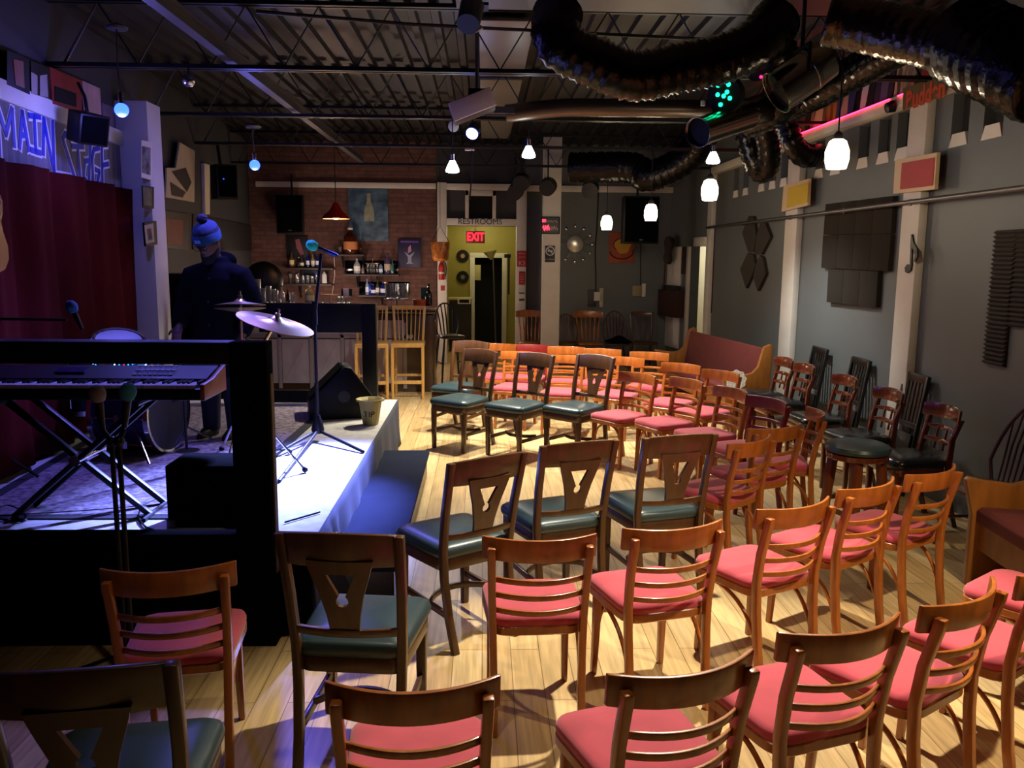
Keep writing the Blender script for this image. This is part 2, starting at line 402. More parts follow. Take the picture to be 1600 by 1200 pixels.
def splat_chair(label):
    t = thing('dining_chair', label, 'chair', group='walnut chairs with black seats')
    so = seat_outline(.455, .40, .44, .06)
    pad(so, .435, PADV).build('seat_cushion', vinyl, t, ang=60)
    pad(so, .375, [(.95, 0), (.96, .006), (.96, .054), (.94, .06)]).build('seat_frame', walnut, t)
    for s in (-1, 1):
        leg('front_leg', walnut, t, [(s*.185, .18, 0), (s*.185, .18, .2), (s*.185, .18, .4)], .034, .036, .042)
        leg('rear_leg', walnut, t, [(s*.175, -.30, 0), (s*.18, -.25, .16), (s*.186, -.22, .34), (s*.19, -.217, .48), (s*.197, -.25, .68), (s*.203, -.312, .925)], .034, .038, .034)
        MB().bar((s*.183, .17, .17), (s*.182, -.24, .17), .02, .032).build('side_stretcher', walnut, t, bevel=.003)
    MB().arc(.36, .03, .018, -.1, .17, .02, 0, 12).build('cross_stretcher', walnut, t, bevel=.003)
    MB().arc(.385, .118, .022, .03, .808, -.312, .22, 14, crown=.012).build('top_rail', walnut, t, bevel=.004)
    MB().arc(.375, .032, .018, .03, .535, -.262, .2, 12).build('lower_rail', walnut, t, bevel=.003)
    mb = MB()                                                    # pierced splat, made of two mirrored halves
    for s in (-1, 1):
        out = [(0, .56), (.052, .56), (.058, .62), (.075, .7), (.1, .78), (.115, .835), (0, .835), (0, .785), (.05, .785), (.012, .70), (.02, .69), (.022, .675), (.014, .662), (0, .658)]
        P = [(s*x, z) for x, z in out]
        Mx = Matrix(((1, 0, 0, 0), (0, -.225, .98, -.136), (0, 1, .15, 0), (0, 0, 0, 1)))
        mb.prism(P, .016, Mx)
    mb.build('splat', walnut, t, smooth=False)
    return t
def place(t, mid, a, back, faceaway, off, label):
    """set a chair from the middle of its top rail on plan and the bearing of that rail"""
    rz = rad(a if faceaway else a-180)
    p = V((mid[0], mid[1], 0)) - Matrix.Rotation(rz, 3, 'Z') @ V((0, back, 0))
    return (p.x, p.y, 0), rz
red0 = red_chair(wood_red, cushion_red, 'x')
pnt0 = red_chair(wood_painted, cushion_red, 'x', 'painted_chair')
sp0 = splat_chair('x')
RED = [  # rail middle x, y, bearing, facing away, painted, label
 (-1.06, 2.72, 9, 1, 0, 'red cushioned ladder back chair alone in shadow beside the black stage skirt'),
 (-.17, 1.93, 3, 1, 0, 'red cushioned chair with dark rail at the bottom edge, nearest the walnut chairs'),
 (.22, 3.02, 3, 1, 0, 'red cushioned chair turned squarely away, left one of the bright middle pair'),
 (.77, 3.15, 15, 1, 0, 'red cushioned chair right of the squarely turned one, its rail below the third walnut chair'),
 (.54, 2.01, 18, 1, 0, 'red cushioned chair at the bottom edge middle with a very dark broad back rail'),
 (1.37, 3.44, 27, 1, 0, 'bright orange ladder back chair, first of three lit ones before the stool'),
 (1.84, 3.76, 32, 1, 0, 'bright orange ladder back chair, middle one of the three lit ones before the stool'),
 (2.29, 4.02, 32, 1, 0, 'bright orange ladder back chair next to the nearer burgundy pew'),
 (1.06, 2.24, 18, 1, 0, 'red cushioned chair in the nearest row with golden top edge, second from its right end'),
 (1.55, 2.47, 33, 1, 0, 'red cushioned chair in the nearest row, strongly turned, its back almost in profile'),
 (1.59, 4.73, 40, 1, 0, 'ladder back chair with shaded crimson seat right of the third near walnut chair'),
 (1.86, 5.10, 24, 1, 0, 'ladder back chair with shaded crimson seat, directly behind the shaded one beside the walnut chair'),
 (2.32, 5.62, 78, 1, 0, 'dark mahogany toned chair seen nearly edge on, just left of the round stool'),
 (2.17, 6.17, -67, 0, 1, 'red painted slat chair in front of the black leather chairs along the wall'),
 (1.43, 7.51, -52, 0, 0, 'ladder back chair with rosy seat right beside the row of slate seats'),
 (1.80, 7.16, -64, 0, 0, 'ladder back chair with crimson seat second in the shaded middle row beside the open floor'),
 (2.04, 6.65, -70, 0, 0, 'ladder back chair with crimson seat third in the shaded middle row'),
 (1.99, 8.23, -42, 0, 0, 'ladder back chair with glowing pink seat in front of the far pew, left one'),
 (2.25, 7.70, -56, 0, 0, 'ladder back chair with glowing pink seat nearest the tan end of the far pew'),
 (1.51, 8.75, -30, 0, 0, 'orange ladder back chair just behind the rightmost far walnut chair'),
 (1.86, 9.24, -22, 0, 0, 'orange ladder back chair in the last row, closest to the far pew'),
 (1.38, 9.56, -18, 0, 0, 'orange ladder back chair in the last row beneath the hoop back chairs at the wall'),
 (.98, 9.78, -10, 0, 0, 'olive toned ladder back chair in the last row beside the white column'),
 (.60, 9.98, -20, 0, 1, 'red painted slat chair in the last row in front of the white column'),
 (.89, 8.92, -16, 0, 0, 'orange ladder back chair between the two right far walnut chairs'),
 (.42, 9.24, -18, 0, 0, 'orange ladder back chair partly hidden by the second far walnut chair'),
 (.20, 10.08, -20, 0, 0, 'orange ladder back chair farthest left in the last row, toward the restroom opening'),
]
first = {0: red0, 1: pnt0}; used = {0: 0, 1: 0}
for x, y, a, aw, pt, lb in RED:
    loc, rz = place(None, (x, y), a, -.262, aw, 0, lb)
    if not used[pt]:
        r = first[pt]; r.location = loc; r.rotation_euler.z = rz; r['label'] = lb; used[pt] = 1
    else: dup(first[pt], loc, rz, lb)
# two more whose backs lie beyond the right edge
dup(red0, (1.86, 2.93, 0), rad(34), 'red cushioned chair at the right edge, only its near post and seat corner in view')
dup(red0, (2.33, 3.33, 0), rad(36), 'red cushioned chair at the right edge, farther one, only a strip of seat showing')
SPL = [
 (-.48, 2.71, -6, 1, 'walnut chair with pierced splat in front of the stage corner'),
 (.03, 3.79, 34, 1, 'walnut chair with pierced splat beside the blue stage step, first of the near three'),
 (.49, 4.10, 21, 1, 'walnut chair with pierced splat, middle of the near three at the open floor'),
 (1.04, 4.27, 16, 1, 'walnut chair with pierced splat, right of the near three, beside the crimson seats'),
 (-.91, 1.79, 8, 1, 'very dark walnut chair cut off by the bottom left corner'),
 (-.02, 8.26, -38, 0, 'walnut chair with slate seat at the open floor, left of the far three'),
 (.51, 7.97, -40, 0, 'walnut chair with slate seat at the open floor, middle of the far three'),
 (1.07, 7.84, -44, 0, 'walnut chair with slate seat at the open floor, right of the far three'),
 (-.13, 9.09, -26, 0, 'walnut chair with slate seat tucked behind the far three, toward the bar'),
]
for i, (x, y, a, aw, lb) in enumerate(SPL):
    loc, rz = place(None, (x, y), a, -.318, aw, 0, lb)
    if i == 0: sp0.location = loc; sp0.rotation_euler.z = rz; sp0['label'] = lb
    else: dup(sp0, loc, rz, lb)

# black leather chairs with cherry backs along the right wall
def cherry_chair(label):
    t = thing('bistro_chair', label, 'chair', group='black leather chairs along the right wall')
    so = seat_outline(.43, .38, .42, .1)
    pad(so, .43, PADV).build('seat_cushion', black_vinyl, t, ang=60)
    pad(so, .38, [(.95, 0), (.97, .006), (.97, .044), (.95, .05)]).build('seat_frame', cherry, t)
    for s in (-1, 1):
        leg('front_leg', cherry, t, [(s*.175, .17, 0), (s*.172, .165, .4)], .028, .03, .038)
        leg('rear_leg', cherry, t, [(s*.165, -.29, 0), (s*.168, -.23, .2), (s*.17, -.205, .45), (s*.15, -.23, .62), (s*.165, -.275, .76)], .032, .036, .034)
    MB().arc(.40, .09, .022, .05, .74, -.285, .12, 14, crown=.015).build('top_rail', cherry, t, bevel=.008)
    for z, y in ((.57, -.245), (.66, -.268)):
        MB().arc(.30, .026, .014, .03, z, y, .1, 10, crown=.01).build('slat', cherry, t, bevel=.004)
    for s in (-.6, .6): MB().bar((s*.08, -.235, .52), (s*.08, -.262, .68), .014, .014).build('spindle', cherry, t, bevel=.003)
    MB().bar((-.17, .16, .2), (.17, .16, .2), .016, .02).build('stretcher', cherry, t)
    return t
k0 = cherry_chair('x')
KS = [(3.12, 8.45, 'cherry back chair with black seat nearest the far pew end'), (3.14, 7.95, 'cherry back chair with black seat second from the far pew'),
      (3.20, 7.17, 'cherry back chair with black seat between the first two black slat chairs'), (3.23, 6.43, 'cherry back chair with black seat in front of the wide white wall column'),
      (3.27, 5.71, 'cherry back chair with black seat beside the hoop back chair by the wall')]
for i, (x, y, lb) in enumerate(KS):
    loc, rz = place(None, (x, y), -84, -.28, 0, 0, lb)
    if i == 0: k0.location = loc; k0.rotation_euler.z = rz; k0['label'] = lb
    else: dup(k0, loc, rz, lb)
# tall black slatted folding chairs leaning on the wall behind them
def folded(label):
    t = thing('folding_chair', label, 'chair', group='black slat chairs leaning on the wall')
    for s in (-1, 1): MB().bar((0, s*.19, 0), (.15, s*.17, .95), .03, .032).build('side_post', black_wood, t, bevel=.004)
    MB().bar((.145, -.175, .92), (.145, .175, .92), .022, .07).build('top_rail', black_wood, t, bevel=.005)
    MB().bar((.09, -.18, .55), (.09, .18, .55), .022, .04).build('lower_rail', black_wood, t, bevel=.004)
    for k in range(5):
        y = -.11+.055*k; MB().bar((.095, y, .56), (.14, y, .9), .03, .008, (1, 0, 0)).build('slat', black_wood, t)
    MB().box((.025, 0, .3), (.022, .33, .38), Matrix.Rotation(rad(10.4), 3, 'Y')).build('seat', black_wood, t, bevel=.004)
    return t
f0 = folded('x')
for i, (y, lb) in enumerate(((8.42, 'black slat folding chair leaning on the grey wall, farthest of the leaning ones'), (7.5, 'black slat folding chair leaning on the wall left of the wide white column'),
                             (6.5, 'black slat folding chair leaning partly against the wide white column'), (4.72, 'black slat folding chair leaning on the wall at the right edge behind the pew'))):
    if i == 0: f0.location = (3.3, y, 0); f0['label'] = lb
    else: dup(f0, (3.31, y, 0), 0, lb)
# hoop and spindle chairs
def windsor(nm, label, m, h=.95, sh=.45, w=.4, nsp=7, kind='hoop', group=None, fat=.006):
    t = thing(nm, label, 'chair', group=group)
    pad(seat_outline(w+.02, w-.02, .40, .12), sh-.04, [(.9, 0), (1, .015), (1, .03), (.93, .04)]).build('seat', m, t)
    for sx in (-1, 1):
        for sy in (-1, 1):
            MB().tube([(sx*.13, sy*.13, sh-.03), (sx*.165, sy*.165, sh*.5), (sx*.19, sy*.19, 0)], [.013, .019, .012], 8).build('leg', m, t)
    for sx in (-1, 1): MB().tube([(sx*.16, -.165, sh*.45), (sx*.16, .165, sh*.45)], .01, 6).build('stretcher', m, t)
    if kind == 'hoop':
        def hp(a): return V((cos(a)*w/2, -.15-.12*((sin(a)*(h-sh))/(h-sh)), sh-.01+sin(a)*(h-sh)))
        P = [V((w/2*.8, -.15, sh-.01))]+[V((cos(a)*w/2, -.16-.13*max(0, sin(a)), sh+.12+sin(a)*(h-sh-.12))) for a in [pi*k/16 for k in range(17)]]+[V((-w/2*.8, -.15, sh-.01))]
        MB().tube(P, .012, 8).build('hoop', m, t)
        for k in range(nsp):
            u = (-1+2*(k+1)/(nsp+1)); zt_ = sh+.12+math.sqrt(1-u*u)*(h-sh-.12)
            MB().tube([(u*w*.36, -.15, sh-.01), (u*w*.42, -.2, (sh+zt_)/2), (u*w/2, -.16-.13*math.sqrt(1-u*u), zt_)], [fat, fat*1.3, fat], 6).build('spindle', m, t)
    else:
        MB().arc(w+.06, .1, .022, .05, h-.1, -.29, .15, 12, crown=.02).build('top_rail', m, t, bevel=.006)
        for k in range(nsp):
            u = -1+2*k/(nsp-1)
            MB().tube([(u*w*.36, -.15, sh-.01), (u*w*.40, -.2, sh+.2), (u*w*.42, -.235, sh+.27), (u*w*.45, -.275+.04*u*u, h-.09)], [fat*.9, fat*1.7, fat, fat], 8).build('spindle', m, t)
    return t
t = windsor('hoop_chair', 'dark hoop back chair against the right wall beside the pew', dark_oak, .96, .44, .44, 6); t.location = (3.17, 5.02, 0); t.rotation_euler.z = rad(92)
def back_x(px, y): return at(px, 495, Y=y).x
gb = 'mixed wooden chairs along the back wall'
for px, fn, y in ((829, lambda: windsor('press_back_chair', 'brown spindle chair left of the white column under the red signs', oak, .93, .44, .42, 6, 'press', gb, .011), 13.95),
               (886, lambda: windsor('hoop_chair', 'slim brown hoop back chair just right of the white column', dark_oak, .88, .44, .40, 8, 'hoop', gb, .005), 13.9),
               (922, lambda: windsor('press_back_chair', 'brown spindle chair with shiny rail below the dark power box', oak, .93, .44, .44, 6, 'press', gb, .011), 13.9),
               (964, lambda: windsor('hoop_chair', 'brown hoop back chair with a black coat on its seat', dark_oak, .94, .44, .42, 6, 'hoop', gb, .009), 13.9)):
    t = fn(); t.location = (back_x(px, y), y, 0); t.rotation_euler.z = pi
t = thing('fan_back_chair', 'brown chair with curved fan slats in the corner by the white panel', 'chair', (back_x(1007, 13.9), 13.9, 0), pi, gb)
pad(seat_outline(.42, .38, .40, .05), .42, [(.95, 0), (1, .01), (1, .03), (.95, .04)]).build('seat', dark_oak, t)
for s in (-1, 1):
    leg('front_leg', dark_oak, t, [(s*.17, .16, 0), (s*.17, .16, .42)], .03, .03, .036)
    leg('rear_leg', dark_oak, t, [(s*.16, -.27, 0), (s*.165, -.19, .43), (s*.185, -.27, .92)], .032, .034)
MB().arc(.40, .07, .02, .03, .86, -.285, .15, 12, crown=.01).build('top_rail', dark_oak, t, bevel=.004)
for s in (-1, 0, 1): MB().tube([(s*.03, -.19, .45), (s*.05, -.21, .6), (s*.1, -.24, .75), (s*.13, -.265, .87)], .012, 6, sec=[(-.016, -.005), (.016, -.005), (.016, .005), (-.016, .005)]).build('slat', dark_oak, t)
cx = back_x(966, 13.85)
mb = MB(); mb.grid(lambda u, v: V((cx-.2+.4*u, 13.62+.34*v, .465+.07*sin(pi*u)*sin(pi*v)*(1+.3*sin(9*u+5*v)))), 14, 12)
tag(mb.build('coat', black_felt, solid=.02), 'black coat heaped on the seat of a hoop back chair', 'coat')

# bar stools
def bar_stool(label):
    t = thing('bar_stool', label, 'bar stool', group='pale wood bar stools')
    for s in (-1, 1):
        leg('front_leg', pine, t, [(s*.195, .19, 0), (s*.195, .19, .70)], .036, .036, .04)
        leg('rear_leg', pine, t, [(s*.18, -.23, 0), (s*.18, -.19, .4), (s*.18, -.185, .7), (s*.205, -.26, 1.16)], .034, .036)
        MB().bar((s*.19, .19, .32), (s*.18, -.19, .32), .02, .03).build('side_stretcher', pine, t)
    MB().bar((-.195, .19, .22), (.195, .19, .22), .024, .045).build('footrest', pine, t, bevel=.003)
    MB().bar((-.18, -.2, .26), (.18, -.2, .26), .02, .035).build('rear_stretcher', pine, t, bevel=.003)
    MB().box((0, 0, .70), (.43, .42, .055)).build('seat', pine, t, bevel=.01)
    MB().arc(.44, .055, .024, .03, 1.13, -.28, .16, 12).build('top_rail', pine, t, bevel=.005)
    for k in range(6):
        u = -1+2*k/5
        MB().tube([(u*.125, -.185, .725), (u*.135, -.215, .9), (u*.15, -.272+.02*u*u, 1.14)], .01, 6, sec=[(-.014, -.006), (.014, -.006), (.014, .006), (-.014, .006)]).build('slat', pine, t)
    return t
b0 = bar_stool('pale wood slat back bar stool facing the camera in front of the bar end')
b0.location = (-.98, 10.98, 0); b0.rotation_euler.z = 0
b0.rotation_euler.z = rad(2)
def turn(o): o.rotation_euler.z += pi
turn(b0)
b1 = dup(b0, (-1.45, 10.9, 0), rad(187), 'pale wood bar stool mostly hidden behind the black rail post')
t = windsor('hoop_stool', 'tall black hoop back bar stool by the restroom opening', black_wood, 1.16, .72, .36, 5, fat=.009); t['category'] = 'bar stool'
t.location = (-.47, 12.05, 0); t.rotation_euler.z = rad(200)
# round stool
t = thing('round_stool', 'round brown wood stool with black padded top among the chairs', 'stool', (2.46, 5.3, 0), .4)
MB().lathe([(.17, 0), (.2, .006), (.208, .025), (.2, .045), (.16, .062), (.06, .068), (.001, .069)], (0, 0, .60), n=36).build('seat_pad', vinyl, t)
MB().lathe([(.19, 0), (.195, .005), (.195, .035), (.17, .04)], (0, 0, .56), n=36).build('seat_ring', cherry, t)
st_w = mat('stool_wood', '#6a3417', .35, var=.2, scale=(24, 24, 5), coat=.3)
for k in range(4):
    a = pi/4+k*pi/2; d = V((cos(a), sin(a), 0))
    MB().bar(d*.2, d*.145+V((0, 0, .58)), .05, .045, w2=.055, h2=.05).build('leg', st_w, t, bevel=.006)
for k in range(4):
    a = pi/4+k*pi/2; b = a+pi/2; z = .2 if k % 2 else .27; r = .178
    MB().bar((cos(a)*r, sin(a)*r, z), (cos(b)*r, sin(b)*r, z), .02, .03).build('stretcher', st_w, t)
# pews
pew_w = mat('pew_wood', '#85501a', .4, var=.2, scale=(18, 18, 4), coat=.3); pew_r = mat('burgundy_pew_fabric', '#5e1f19', .85, var=.08, scale=(10, 10, 10))
def pew(label, A, B, top=.9, group='church pews'):
    A, B = V(A), V(B); L = (B-A).length; d = (B-A).normalized()
    t = thing('pew', label, 'pew', A, math.atan2(d.y, d.x)-pi/2, group)   # local +y runs A to B, back at +x
    R = Matrix(((0, 0, 1), (1, 0, 0), (0, 1, 0)))
    prof = [(0, 0), (0, .42), (-.02, .50), (-.05, .62), (-.03, .64), (.06, .62), (.22, .60), (.30, .62), (.36, .68), (.42, top), (.49, top+.03), (.53, top), (.50, .4), (.50, 0)]
    Mx = Matrix(((1, 0, 0, 0), (0, 0, 1, 0), (0, 1, 0, 0), (0, 0, 0, 1)))
    for y in (.03, L-.03): MB().prism(prof, .05, Matrix.Translation((0, y, 0)) @ Mx).build('end_panel', pew_w, t, bevel=.006)
    MB().prism([(.36, .42), (.44, top-.02), (.475, top-.02), (.41, .42)], L-.1, Matrix.Translation((0, L/2, 0)) @ Mx).build('backrest', pew_r, t, bevel=.006)
    MB().prism([(.02, .38), (.02, .45), (.05, .47), (.42, .45), (.42, .38)], L-.1, Matrix.Translation((0, L/2, 0)) @ Mx).build('seat', pew_r, t, bevel=.008)
    MB().box((.06, L/2, .3), (.03, L-.1, .16)).build('apron', pew_w, t)
    return t
pew('long church pew with burgundy back in front of the far right door', (2.62, 8.85, 0), (2.33, 11.1, 0))
p2 = pew('church pew with burgundy seat running off the right edge of the photo', (2.62, 2.3, 0), (2.78, 4.55, 0), .86)
t = thing('doily', 'small white lace doily hanging on the tan pew end', 'doily', (2.72, 8.835, .55), group=None)
mb = MB(); pts = []
for k in range(36):
    a = 2*pi*k/36; r = .11*(1+.07*sin(9*a)); pts.append((r*cos(a), r*sin(a)))
mb.prism(pts, .003, face((0, 0, 0), (1, 0, 0), (0, -1, 0))); mb.build('lace', mat('lace', '#d8d4c8', .9, var=.35, scale=(60, 60, 60)), t)
# ------------------------------------------------------------------ the stage
ZS = .42; XE = -.86; YF = 3.97; YR = 8.3
def xl(y): return LA.x+(LB.x-LA.x)*y/14.5+.02
carpet = mat('pale_stage_carpet', '#a9a6a0', .95, var=.12, scale=(14, 14, 14), bump=.2)
stage = thing('stage', 'low pale topped stage with black cloth skirt along the left wall', 'stage', (0, 0, 0))
MB().prism([(xl(YF), YF), (XE, YF), (XE, YR), (xl(YR), YR)], ZS-.01, z0=.005).build('platform', black_wood, stage)
MB().prism([(xl(YF), YF-.005), (XE+.005, YF-.005), (XE+.005, YR), (xl(YR), YR)], .012, z0=ZS-.012).build('deck', carpet, stage)
mb = MB()
mb.grid(lambda u, v: V((XE+.012+.012*sin(u*60)*(1-v)+.03*(1-v)+.015*sin(u*23+v*2)*(1-v), YF-.01+(YR-YF)*u, .004+(ZS+.004)*v)), 160, 6)
mb.build('side_skirt', mat('black_skirt_cloth', '#262838', .9), stage, solid=.004)
mb = MB(); xa = xl(YF)
mb.grid(lambda u, v: V((xa+(XE+.03-xa)*u, YF-.03-.012*sin(u*70)*(1-v)-.03*(1-v), .004+(ZS+.004)*v)), 140, 5)
mb.build('front_skirt', black_felt, stage, solid=.004)
mb = MB()                                                       # cloth gathered at the near corner
mb.grid(lambda u, v: V((XE+.02+.16*v*sin(pi*u)*(.6+.4*sin(17*u)), 3.99+.75*u, ZS+.012-.36*v+.05*sin(13*u)*v)), 30, 8)
mb.build('gathered_cloth', MATS['black_skirt_cloth'], stage, solid=.004)
t = thing('stage_step', 'long charcoal step along the open side of the stage', 'step', (-.655, 5.65, 0))
MB().box((.01, 0, .19), (.38, 2.7, .035)).build('tread', mat('charcoal_step_paint', '#1d2233', .95, var=.1, scale=(6, 6, 6), spec=.05), t, bevel=.004)
MB().box((.17, 0, .087), (.02, 2.66, .17)).box((0, 1.33, .087), (.34, .02, .17)).box((0, -1.33, .087), (.34, .02, .17)).build('riser', black_wood, t)
rug_m = mat('patterned_rug', '#4a3b48', .95, var=.3, scale=(26, 26, 26), col2='#8a7d84', bump=.3)
ry0, ry1 = 4.45, 7.9
rp = [(xl(ry0)+.1, ry0), (-1.5, ry0), (-1.42, ry1), (xl(ry1)+.1, ry1)]
t = thing('rug', 'worn patterned rug with dark border under the drums', 'rug', (0, 0, ZS))
MB().prism(rp, .006, z0=.001).build('border', mat('rug_border', '#15131a', .95), t)
MB().prism([(rp[0][0]+.08, ry0+.06), (-1.57, ry0+.06), (-1.5, ry1-.06), (rp[3][0]+.08, ry1-.06)], .004, z0=.006).build('field', rug_m, t)
# front railing
px0, px1 = at(375, 700, Y=YF-.05).x, at(431, 700, Y=YF-.05).x
t = thing('stage_railing', 'heavy black railing with thick post across the stage front', 'railing', (0, YF-.11, 0))
zt_, zb_ = at(405, 533, Y=YF-.1).z, at(300, 830, Y=YF-.1).z
xw = xl(YF)+.01
MB().box(((px0+px1)/2, 0, zt_/2), (px1-px0, .12, zt_)).build('post', black_felt, t, bevel=.004)
MB().box(((xw+px0)/2, 0, zt_-.05), (px0-xw, .12, .1)).build('top_rail', black_paint, t, bevel=.004)
MB().box(((xw+px0)/2, 0, zb_/2), (px0-xw, .08, zb_)).build('lower_panel', black_felt, t, bevel=.003)
MB().box((px1+.004, .01, zt_/2+.1), (.006, .05, zt_-.5)).build('edge_strip', mat('raw_brown_edge', '#4a3820', .6, var=.3, scale=(20, 20, 4)), t)
t = thing('stage_railing', 'black railing with wide top board at the back of the stage', 'railing', (0, 8.14, 0))
qa, qb = at(568, 600, Y=8.14).x, at(590, 600, Y=8.14).x
zc = at(580, 474, Y=8.14).z; xw = xl(8.14)+.35
MB().box(((qa+qb)/2, 0, (zc+ZS)/2), (qb-qa, .1, zc-ZS)).build('post', black_paint, t, bevel=.004)
xm = at(405, 480, Y=8.14).x
MB().box(((xm+qa)/2, 0, zc-.14), (qa-xm, .08, .28)).build('top_board', black_paint, t, bevel=.004)
MB().box(((xw+xm)/2, 0, zc-.03), (xm-xw, .05, .06)).box((xw+.02, 0, (zc+ZS)/2), (.04, .05, zc-ZS)).build('side_rail', black_paint, t)
MB().box(((xm+qa)/2, 0, ZS+.06), (qa-xm, .05, .12)).build('kick_board', black_paint, t)
# curtain, sign
cur = mat('dark_red_curtain', (.068, .006, .006), .95, var=.12, scale=(6, 6, 2), spec=.05)
def lw(y, off): return LA+LD*(y/LD.y)+LN*off
y_e = onL(199, 310).y
mb = MB()
def cu(u, v):
    y = 3.2+(y_e+.28*(1-v)*0-3.2)*u; y += .3*(1-v)*max(0, u-.8)/.2*.9
    p = lw(y, .09+.035*sin(u*46+1.2*sin(v*2))+.018*sin(u*97+v)); p.z = .46+1.96*v
    return p
mb.grid(cu, 150, 10); mb.build('x', cur, solid=.006)
o = bpy.data.objects['x']; o.name = 'curtain'; o.data.name = 'curtain'
tag(o, 'dark red pleated curtain along the stage wall under the painted sign', 'curtain')
sgn = thing('painted_sign', 'hand painted MAIN STAGE sign board above the red curtain', 'sign', (0, 0, 0))
yA, yBs = 4.6, onL(186, 300).y
mb = MB(); pA, pB = lw(yA, .02), lw(yBs, .02)
def lbox(y0, y1, z0, z1, th, off):
    a, b = lw(y0, off), lw(y1, off); q = [a, b, b+LN*th, a+LN*th]
    return [(p.x, p.y) for p in q], z1-z0, z0
q, h_, z_ = lbox(yA, yBs, 2.38, 2.80, .03, .0)
MB().prism(q, h_, z0=z_).build('board', mat('grey_sign_cloth', '#6d6a78', .9, var=.3, scale=(4, 16, 1.2)), sgn)
q, h_, z_ = lbox(yA, yBs+.03, 2.80, 2.93, .06, .0)
MB().prism(q, h_, z0=z_).build('top_board', white_paint, sgn, bevel=.003)
paint_w = mat('white_lettering', '#e4e0f0', .8); paint_b = mat('blue_lettering', '#1f2fae', .6)
S = 260/1200
def zp(*pts): return [(x*S, 60+y*S) for x, y in pts]
STROKES = [zp((0, 925), (-25, 480), (42, 690), (85, 510), (103, 775)), zp((140, 785), (160, 530), (207, 805)), zp((148, 695), (192, 700)),
 zp((246, 560), (258, 815)), zp((212, 556), (288, 566)), zp((226, 804), (290, 825)), zp((312, 832), (315, 580), (392, 985), (378, 592)),
 zp((522, 692), (470, 690), (450, 720), (540, 1012), (415, 988)), zp((522, 778), (600, 782)), zp((560, 790), (580, 1035)),
 zp((652, 765), (640, 1050)), zp((643, 880), (612, 885), (602, 1000), (637, 1048)), zp((716, 790), (676, 800), (664, 860), (672, 1040), (696, 1082), (716, 960), (688, 945)),
 zp((770, 768), (733, 768), (740, 1082), (784, 1078)), zp((737, 915), (780, 905))]
def ribbons(name, w, off, m, th):
    mb = MB()
    for st in STROKES:
        P = [onL(x, y, off) for x, y in st]
        for a, b in zip(P, P[1:]):
            d = (b-a).normalized(); n = d.cross(LN).normalized()*w/2; e = d*w*.35
            q = [a-e-n, b+e-n, b+e+n, a-e+n]
            v1 = [mb._v(p) for p in q]; v2 = [mb._v(p+LN*th) for p in q]
            mb.f(v1); mb.f(v2)
            for i in range(4): mb.f([v1[i], v1[(i+1) % 4], v2[(i+1) % 4], v2[i]])
    return mb.build(name, m, sgn, smooth=False)
ribbons('letter_outline', .074, .031, paint_w, .003); ribbons('lettering', .04, .036, paint_b, .003)

# ---- instruments
def stand_base(mb_parent, c, r, m, n=3, h=.1, a0=0, nm='leg', th=.01):
    for k in range(n):
        a = a0+2*pi*k/n
        MB().tube([c+V((0, 0, h)), c+V((cos(a)*r, sin(a)*r, .012))], th, 6).build(nm, m, mb_parent)
def mic(parent, tip, dirv, col, hl=.15, r=.034):
    d = V(dirv).normalized()
    MB().lathe([(.001, -r), (r*.6, -r*.8), (r, -r*.1), (r, r*.4), (r*.75, r*1.1), (.012, r*1.3)], tip, d, 18).build('foam_windscreen', mat('foam_'+col.strip('#'), col, .95, bump=.3, scale=(90, 90, 90)), parent)
    MB().lathe([(.018, r*1.1), (.017, hl*.5), (.012, hl), (.011, hl+.012)], tip, d, 14).build('handle', black_metal, parent)
# keyboard on its X stand
ky = 4.42; kx1 = at(313, 610, Y=ky).x; kz = at(300, 604, Y=ky).z
t = thing('keyboard', 'long stage keyboard with brown end cheek on an X stand', 'keyboard', (0, ky, kz))
kx0 = -2.86; kd = .36
MB().box(((kx0+kx1)/2, kd/2, -.045), (kx1-kx0, kd, .06)).build('case', black_paint, t, bevel=.005)
cpan = MB().prism([(.15, -.015), (kd, -.015), (kd, .065), (.15, .02)], kx1-kx0-.03, Matrix(((0, 0, 1, (kx0+kx1)/2), (1, 0, 0, 0), (0, 1, 0, 0), (0, 0, 0, 1)))).build('control_panel', mat('panel_black', '#15151c', .4), t)
kw = MB(); kb = MB(); n = 50; wk = (kx1-.03-kx0-.03)/n
for i in range(n):
    x = kx0+.03+wk*(i+.5); kw.box((x, .078, -.005), (wk-.0015, .14, .02))
    if i % 7 in (0, 1, 3, 4, 5): kb.box((x+wk/2, .105, .008), (wk*.55, .088, .016))
kw.build('white_keys', mat('key_white', '#d8d8dc', .35), t, smooth=False); kb.build('black_keys', mat('key_black', '#0b0b0b', .3), t, smooth=False)
MB().prism([(-.01, -.075), (kd+.01, -.075), (kd+.01, .07), (.15, .022), (-.01, .012)], .025, Matrix(((0, 0, 1, kx1+.012), (1, 0, 0, 0), (0, 1, 0, 0), (0, 0, 0, 1)))).build('end_cheek', mat('brown_cheek', '#8a4a22', .4, var=.15, scale=(20, 6, 20)), t, bevel=.004)
bt = MB()
for i in range(8):
    for j in range(3): bt.box((kx1-.42+.028*i, .2+.045*j, .035+.017*j), (.02, .014, .006), Matrix.Rotation(rad(-14), 3, 'X').transposed())
bt.build('button_pad', mat('button_grey', '#9aa0b8', .5), cpan)
MB().box((kx1-.78, .255, .05), (.16, .08, .008), Matrix.Rotation(rad(12), 3, 'X')).build('screen', mat('lcd', '#20264a', .2), cpan)
t = thing('keyboard_stand', 'black folding X stand under the keyboard', 'stand', ((kx0+kx1)/2, ky+.15, ZS))
hz = kz-.076-ZS-.001
